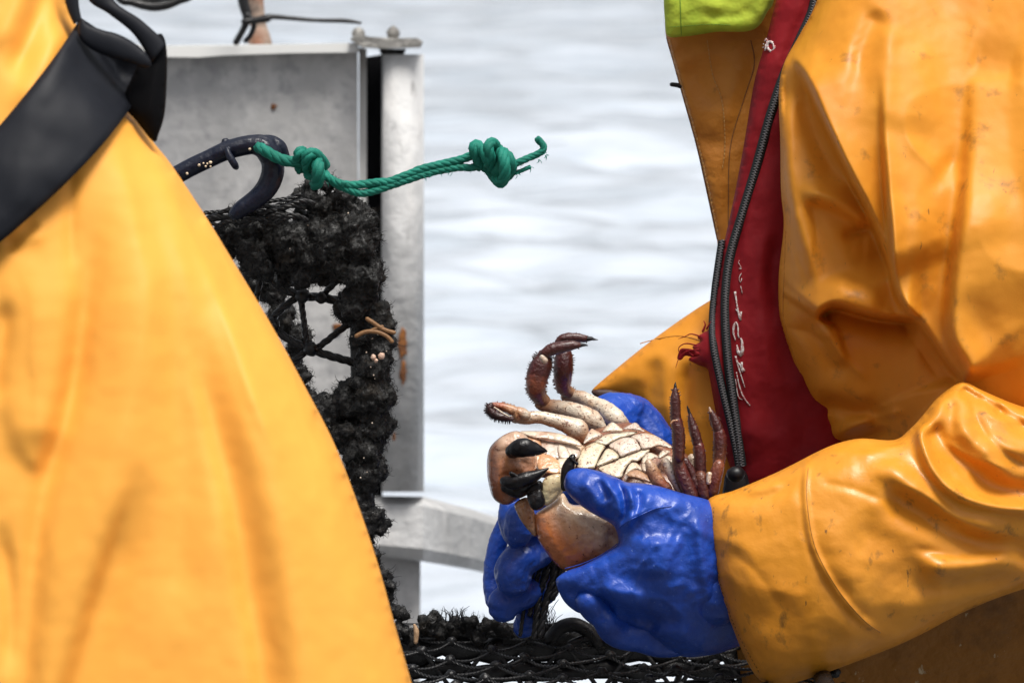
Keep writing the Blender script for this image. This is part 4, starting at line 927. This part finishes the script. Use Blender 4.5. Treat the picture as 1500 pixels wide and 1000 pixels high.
for pts, z, hm in [
    ([(182, 600), (215, 525), (262, 492), (340, 455), (425, 478), (440, 505), (395, 570), (345, 690), (300, 705), (180, 700)], .000, 5),
    ([(362, 683), (405, 598), (462, 517), (538, 545), (572, 602), (470, 645)], .003, 3.6),
    ([(485, 488), (560, 432), (650, 407), (728, 420), (765, 470), (785, 518), (700, 552), (600, 588), (565, 548)], .003, 5),
    ([(700, 398), (800, 368), (870, 368), (960, 402), (1080, 482), (1080, 508), (960, 488), (870, 510), (802, 512), (772, 450)], .002, 4.4),
    ([(232, 462), (300, 330), (352, 340), (408, 372), (400, 392), (300, 430)], .004, 4.6), ([(415, 352), (455, 300), (510, 258), (580, 300), (608, 340), (450, 348)], .004, 4.6), ([(625, 318), (680, 285), (740, 262), (795, 318), (820, 342), (700, 326)], .004, 4.2),
    ([(345, 448), (420, 392), (500, 362), (620, 352), (755, 347), (700, 383), (580, 412), (490, 462), (440, 476)], .001, 3.6),
    ([(375, 690), (480, 655), (580, 614), (700, 560), (855, 514), (872, 540), (800, 606), (752, 642), (700, 640), (635, 715), (612, 780), (560, 795), (440, 760)], .000, 5),
    ([(640, 765), (665, 700), (700, 655), (755, 660), (805, 728), (730, 715)], .004, 4.5), ([(805, 720), (808, 620), (868, 556), (955, 590), (900, 622), (865, 680), (850, 740)], .005, 5.5),
    ([(962, 590), (1000, 535), (1075, 540), (1022, 580), (980, 608)], .005, 3.6), ([(990, 628), (1050, 584), (1095, 602), (1092, 648)], .005, 4), ([(60, 470), (180, 480), (240, 492), (190, 560), (160, 610), (110, 560)], .001, 4.5)]:
    plate(pts, z, hm=hm, folds=wp)
plate([(655, 775), (720, 722), (800, 740), (865, 790), (895, 850), (760, 800)], .006, hm=4, col=TAN)
# crab mouth side and carapace rim
for pts, z, hm, col in [
    ([(262, 590), (300, 572), (350, 600), (352, 700), (338, 745), (318, 690), (296, 630)], .006, 7, TAN*1.2), ([(345, 600), (400, 610), (470, 620), (545, 640), (540, 690), (470, 700), (400, 690), (350, 660)], .003, 6, CREAM*.85),
    ([(350, 670), (420, 690), (455, 730), (440, 772), (372, 764), (335, 740)], .006, 7, TAN*1.35), ([(440, 700), (500, 690), (530, 720), (500, 760), (448, 770)], .006, 5, CREAM*.95), ([(440, 630), (480, 640), (500, 690), (450, 690)], .007, 3, CREAM),
    ([(250, 560), (310, 556), (400, 562), (480, 578), (540, 606), (555, 632), (480, 618), (400, 600), (320, 592)], .010, 6, CREAM*.95 * np.array((1, .93, .92)))]:
    plate(pts, z, hm=hm, col=col, f=Z5, mi=2)
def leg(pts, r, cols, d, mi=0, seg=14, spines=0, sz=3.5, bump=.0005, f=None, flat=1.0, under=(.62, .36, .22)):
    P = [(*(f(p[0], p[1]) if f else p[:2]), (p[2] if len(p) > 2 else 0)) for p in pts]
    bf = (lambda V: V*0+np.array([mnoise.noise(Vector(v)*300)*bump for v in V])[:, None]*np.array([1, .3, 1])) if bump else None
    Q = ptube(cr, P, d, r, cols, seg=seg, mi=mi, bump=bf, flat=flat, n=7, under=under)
    for i in range(spines):
        k = rf.randrange(2, len(Q)-2); x, y, z, rr = Q[k, :4]; t = Q[k+1, :2]-Q[k-1, :2]; t /= np.linalg.norm(t); s = rf.choice((-1, 1)); nx = np.array((-t[1], t[0]))*s+t*rf.uniform(-.2, .5)
        L = rf.uniform(.5, 1)*sz; a = np.array((x, y))+nx*rr*.88
        ptube(cr, [(a[0], a[1], z), (a[0]+nx[0]*L, a[1]+nx[1]*L, z)], d, [1.1, .3], np.clip(Q[k, 4:7]*.6, 0, 1), n=2, seg=5, mi=mi, cap=False)
s5 = 1/5; s6 = 1/5.263
def rr_(L, s): return [a*s for a in L]
# far legs
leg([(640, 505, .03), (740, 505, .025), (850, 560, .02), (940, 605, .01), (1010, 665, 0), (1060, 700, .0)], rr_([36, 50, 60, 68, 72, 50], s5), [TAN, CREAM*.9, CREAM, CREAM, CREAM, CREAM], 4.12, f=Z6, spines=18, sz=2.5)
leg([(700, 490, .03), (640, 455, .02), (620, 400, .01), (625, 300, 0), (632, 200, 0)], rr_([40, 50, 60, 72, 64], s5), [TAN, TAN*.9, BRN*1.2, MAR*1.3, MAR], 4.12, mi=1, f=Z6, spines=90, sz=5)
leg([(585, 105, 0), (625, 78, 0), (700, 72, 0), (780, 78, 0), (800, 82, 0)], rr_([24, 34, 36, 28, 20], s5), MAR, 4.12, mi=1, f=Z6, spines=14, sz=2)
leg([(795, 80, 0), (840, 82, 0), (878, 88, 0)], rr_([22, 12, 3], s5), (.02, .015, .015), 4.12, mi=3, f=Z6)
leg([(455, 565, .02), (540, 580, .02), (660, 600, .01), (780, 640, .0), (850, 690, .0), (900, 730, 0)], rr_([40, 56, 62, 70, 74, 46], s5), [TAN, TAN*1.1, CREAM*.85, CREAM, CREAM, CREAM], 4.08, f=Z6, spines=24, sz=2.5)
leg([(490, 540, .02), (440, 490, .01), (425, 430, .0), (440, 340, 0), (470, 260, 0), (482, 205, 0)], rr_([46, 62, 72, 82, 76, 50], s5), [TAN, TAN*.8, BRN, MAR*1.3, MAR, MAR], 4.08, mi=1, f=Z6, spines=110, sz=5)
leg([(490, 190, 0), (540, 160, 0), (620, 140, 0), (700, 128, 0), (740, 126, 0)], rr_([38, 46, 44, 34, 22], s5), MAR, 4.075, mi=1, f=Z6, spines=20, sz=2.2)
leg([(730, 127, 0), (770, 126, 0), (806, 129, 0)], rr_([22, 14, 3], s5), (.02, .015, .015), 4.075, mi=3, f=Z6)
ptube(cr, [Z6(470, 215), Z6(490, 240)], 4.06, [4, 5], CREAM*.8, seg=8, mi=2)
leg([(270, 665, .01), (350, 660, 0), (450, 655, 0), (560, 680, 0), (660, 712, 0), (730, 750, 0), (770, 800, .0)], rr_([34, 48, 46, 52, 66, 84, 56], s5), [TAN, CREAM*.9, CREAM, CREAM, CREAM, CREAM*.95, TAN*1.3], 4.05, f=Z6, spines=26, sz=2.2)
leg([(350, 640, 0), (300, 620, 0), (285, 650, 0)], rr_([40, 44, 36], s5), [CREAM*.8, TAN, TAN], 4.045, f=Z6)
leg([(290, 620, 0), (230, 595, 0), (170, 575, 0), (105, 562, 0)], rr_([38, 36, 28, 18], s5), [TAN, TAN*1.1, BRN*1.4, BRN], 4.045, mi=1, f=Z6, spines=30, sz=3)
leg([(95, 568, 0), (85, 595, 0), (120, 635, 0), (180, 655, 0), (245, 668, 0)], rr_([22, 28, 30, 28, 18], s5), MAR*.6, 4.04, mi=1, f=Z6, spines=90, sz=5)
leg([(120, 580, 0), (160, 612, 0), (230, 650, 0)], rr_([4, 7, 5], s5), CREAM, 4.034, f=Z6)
# near legs
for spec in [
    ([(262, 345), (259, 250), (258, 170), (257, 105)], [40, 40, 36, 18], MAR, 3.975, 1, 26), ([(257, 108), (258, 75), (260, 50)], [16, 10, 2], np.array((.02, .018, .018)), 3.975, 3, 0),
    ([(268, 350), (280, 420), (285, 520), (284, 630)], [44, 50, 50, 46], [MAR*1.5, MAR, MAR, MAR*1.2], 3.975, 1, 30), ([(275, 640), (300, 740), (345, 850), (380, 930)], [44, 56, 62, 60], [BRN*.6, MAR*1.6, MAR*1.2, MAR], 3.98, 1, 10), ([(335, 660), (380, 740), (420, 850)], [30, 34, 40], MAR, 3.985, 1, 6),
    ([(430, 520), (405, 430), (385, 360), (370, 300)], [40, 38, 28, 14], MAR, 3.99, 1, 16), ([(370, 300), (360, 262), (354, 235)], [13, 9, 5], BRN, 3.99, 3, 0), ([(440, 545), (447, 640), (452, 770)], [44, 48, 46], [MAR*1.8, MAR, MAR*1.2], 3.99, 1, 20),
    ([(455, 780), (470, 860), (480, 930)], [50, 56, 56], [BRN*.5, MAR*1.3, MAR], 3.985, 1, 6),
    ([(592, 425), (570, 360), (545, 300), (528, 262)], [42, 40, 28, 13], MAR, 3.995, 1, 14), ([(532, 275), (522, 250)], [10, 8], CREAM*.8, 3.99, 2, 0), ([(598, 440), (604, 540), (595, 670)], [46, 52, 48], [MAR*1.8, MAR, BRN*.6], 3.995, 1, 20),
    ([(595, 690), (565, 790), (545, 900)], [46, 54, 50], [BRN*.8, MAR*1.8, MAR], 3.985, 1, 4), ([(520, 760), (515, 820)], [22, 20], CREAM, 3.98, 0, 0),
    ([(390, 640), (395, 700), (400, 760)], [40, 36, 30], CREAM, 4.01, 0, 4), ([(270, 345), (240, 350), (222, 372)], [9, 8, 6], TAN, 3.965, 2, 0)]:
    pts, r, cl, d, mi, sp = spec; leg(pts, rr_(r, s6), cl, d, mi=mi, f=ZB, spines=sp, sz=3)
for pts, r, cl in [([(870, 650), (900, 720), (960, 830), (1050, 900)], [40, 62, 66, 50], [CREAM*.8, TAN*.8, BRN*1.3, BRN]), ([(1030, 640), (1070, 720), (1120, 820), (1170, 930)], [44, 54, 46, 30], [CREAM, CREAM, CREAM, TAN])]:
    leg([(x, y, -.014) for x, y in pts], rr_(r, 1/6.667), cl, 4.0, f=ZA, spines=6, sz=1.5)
# front claw curled at the left
def cl_front(V2):
    x, y = V2[:, 0], V2[:, 1]; t = np.clip((y-645)/60, 0, 1)[:, None]; c = CREAM*np.array((.85, .66, .58))*(1-t)+ORG*t
    g = np.exp(-(((x-722)/9)**2))[:, None]; c = c*(1-.85*g)+np.array((.13, .04, .02))*.85*g
    g2 = np.exp(-((x-756)/20)**2-((y-716)/17)**2)[:, None]+.8*np.exp(-((x-752)/24)**2-((y-664)/9)**2)[:, None]; g2 = np.clip(g2, 0, 1)
    e = np.clip((y-715)/22, 0, 1)[:, None]*.6; c = c*(1-e)+BRN*.7*e
    return c*(1-.85*g2)+np.array((.02, .014, .01))*.85*g2
d1 = 3.99
fc = relief(cr, zz(Z5, (82, 690), (95, 640), (130, 600), (180, 568), (230, 555), (275, 575), (305, 620), (330, 680), (330, 740), (310, 800), (290, 860), (240, 900), (185, 928), (140, 918), (105, 880), (85, 800), (80, 740)), d1, 2.5, .9, 40,
       [ridge(zz(Z5, (95, 660), (150, 655), (210, 650)), 3, -2.5), ridge(zz(Z5, (150, 700), (145, 760), (140, 840)), 4, 3), ridge(zz(Z5, (205, 760), (210, 790)), 11, -9), ridge(zz(Z5, (190, 570), (230, 565), (260, 585)), 4, 3), ridge(zz(Z5, (265, 700), (280, 760)), 5, -4), wrinkle(131, .9, 14, 14), wrinkle(133, .5, 4, 4, 0, 2)], colf=cl_front, mi=2, fade=3)
def cone(pts, r, d, mi=3, f=Z5, s=1/3.449, col=(.02, .02, .02), flat=.85): leg(pts, rr_(r, s), col, d, mi=mi, f=f, bump=.0004, flat=flat)
cone([(215, 655, .006), (260, 640, 0), (310, 645, 0), (350, 652, .0), (382, 656, .0)], [44, 58, 46, 28, 6], 3.962)
cone([(175, 810, .004), (215, 815, 0), (270, 800, 0), (330, 778, 0), (388, 745, 0)], [32, 42, 44, 32, 6], 3.962)
cone([(190, 840, .01), (240, 850, .008), (290, 830, .01)], [42, 52, 40], 3.967); cone([(205, 770, .0), (240, 790, 0)], [14, 12], 3.958)
cone([(470, 840, .0), (480, 780, 0), (495, 730, 0), (512, 690, 0)], [20, 32, 34, 20], 3.96); cone([(500, 690, 0), (535, 720, 0)], [8, 10], 3.955)
# near claw: wrist, palm, fingers below
def cl_palm(V2):
    x, y = V2[:, 0], V2[:, 1]; s = (-(x-790)*.62+(y-735)*.78)/42; t = np.clip(s*.9+.5, 0, 1)[:, None]
    return CREAM*np.array((1, .86, .74))*(1-t)+ORG*t
relief(cr, zz(ZC, (385, 380), (420, 325), (510, 310), (525, 400), (470, 470), (410, 500), (380, 440)), 3.975, 2.5, .8, 12, [crease(zz(ZC, (400, 480), (450, 430), (510, 400)), 2, -3)], col=np.array((.66, .56, .34)), mi=2)
relief(cr, zz(ZC, (345, 560), (395, 520), (470, 470), (520, 425), (565, 490), (640, 500), (740, 525), (860, 580), (930, 740), (900, 830), (780, 840), (690, 860), (640, 890), (580, 905), (500, 880), (420, 790), (370, 710), (348, 630)), 3.985, 3, .9, 34,
       [ridge(zz(ZC, (560, 520), (680, 650), (820, 740)), 16, 4), ridge(zz(ZC, (350, 560), (420, 520), (500, 450)), 3, -4), ridge(zz(ZC, (400, 620), (500, 760), (580, 850)), 8, 3), wrinkle(141, 1.0, 16, 16), wrinkle(143, .5, 4, 4, 0, 2)], colf=cl_palm, mi=2, fade=3)
relief(cr, zz(ZC, (225, 490), (290, 450), (325, 480), (350, 560), (362, 640), (350, 690), (290, 630), (245, 560)), 3.985, 2.5, .8, 16, [wrinkle(151, 2.5, 6, 14, .5, 8)], col=TAN*.8, mi=2)
relief(cr, zz(ZC, (300, 440), (345, 410), (385, 400), (412, 480), (380, 525), (330, 520)), 3.965, 2.5, .8, 12, [wrinkle(152, 1.5, 8, 10)], col=(.02, .02, .02), mi=3)
relief(cr, zz(ZC, (345, 360), (385, 350), (400, 400), (370, 440), (300, 440), (290, 400)), 3.972, 2.5, .8, 9, col=(.02, .02, .02), mi=3)
crab = cr.build('crab', [M_CRAB, M_CRABD, M_CLAW, M_BLACK]); tag(crab, 'live brown crab held belly up, cream underside and dark curled legs', 'crab')
# dark wet twine hanging between the fingers
m = MB()
for pts, r in [([(783, 762), (788, 800), (778, 850), (768, 890), (762, 930)], 4), ([(790, 765), (797, 805), (786, 850), (776, 900)], 5), ([(800, 790), (803, 830), (790, 870), (783, 935)], 7), ([(808, 800), (812, 840), (800, 880), (790, 930)], 8), ([(795, 775), (800, 815), (792, 860)], 4), ([(820, 800), (822, 840), (808, 875)], 8)]:
    tw(m, pts, 4.065, r*.8, sr=.62)
tag(m.build('wet_cord', M_TWINE), 'bunch of wet black cord hanging under the claw between the gloved fingers', 'cord')

# --- bodies inside the clothes (heads above the frame), one continuous skin each
def person_body(parent, J, name='body'):
    b = MB()
    for pts, r in J:
        Q = catmull(np.c_[np.array(pts, float), np.array(r, float)], 6, False); tube(b, Q[:, :3], Q[:, 3], seg=14)
    ff, V, N = fuse(b, .008, 6); return ff.build(name, M_SKIN, parent)
def P3(x, y, d): return tuple(W(x, y, d))
def head(parent, x, y, d, capm):
    c = np.array(P3(x, y, d)); b = MB()
    ball(b, c, (.078, .095, .115), seg=20, rings=14); ball(b, c+np.array((-.09, 0, -.012)), (.022, .014, .024)); ball(b, c+np.array((-.055, -.01, -.07)), (.045, .05, .045))
    for s in (-1, 1): ball(b, c+np.array((0.01, .078*s, -.01)), (.016, .012, .03))
    tube(b, [c+np.array((.02, 0, -.08)), c+np.array((.03, 0, -.2))], .058, seg=14); ff, V, N = fuse(b, .005, 5); h = ff.build('head', M_SKIN, parent)
    g = MB(); ball(g, c+np.array((.015, 0, .035)), (.098, .106, .1), seg=20, rings=12); g.build('hood', capm, parent)
head(pr, 1370, -375, 4.3, M_HIVIS); head(pl, -30, -560, 3.45, M_YELB)
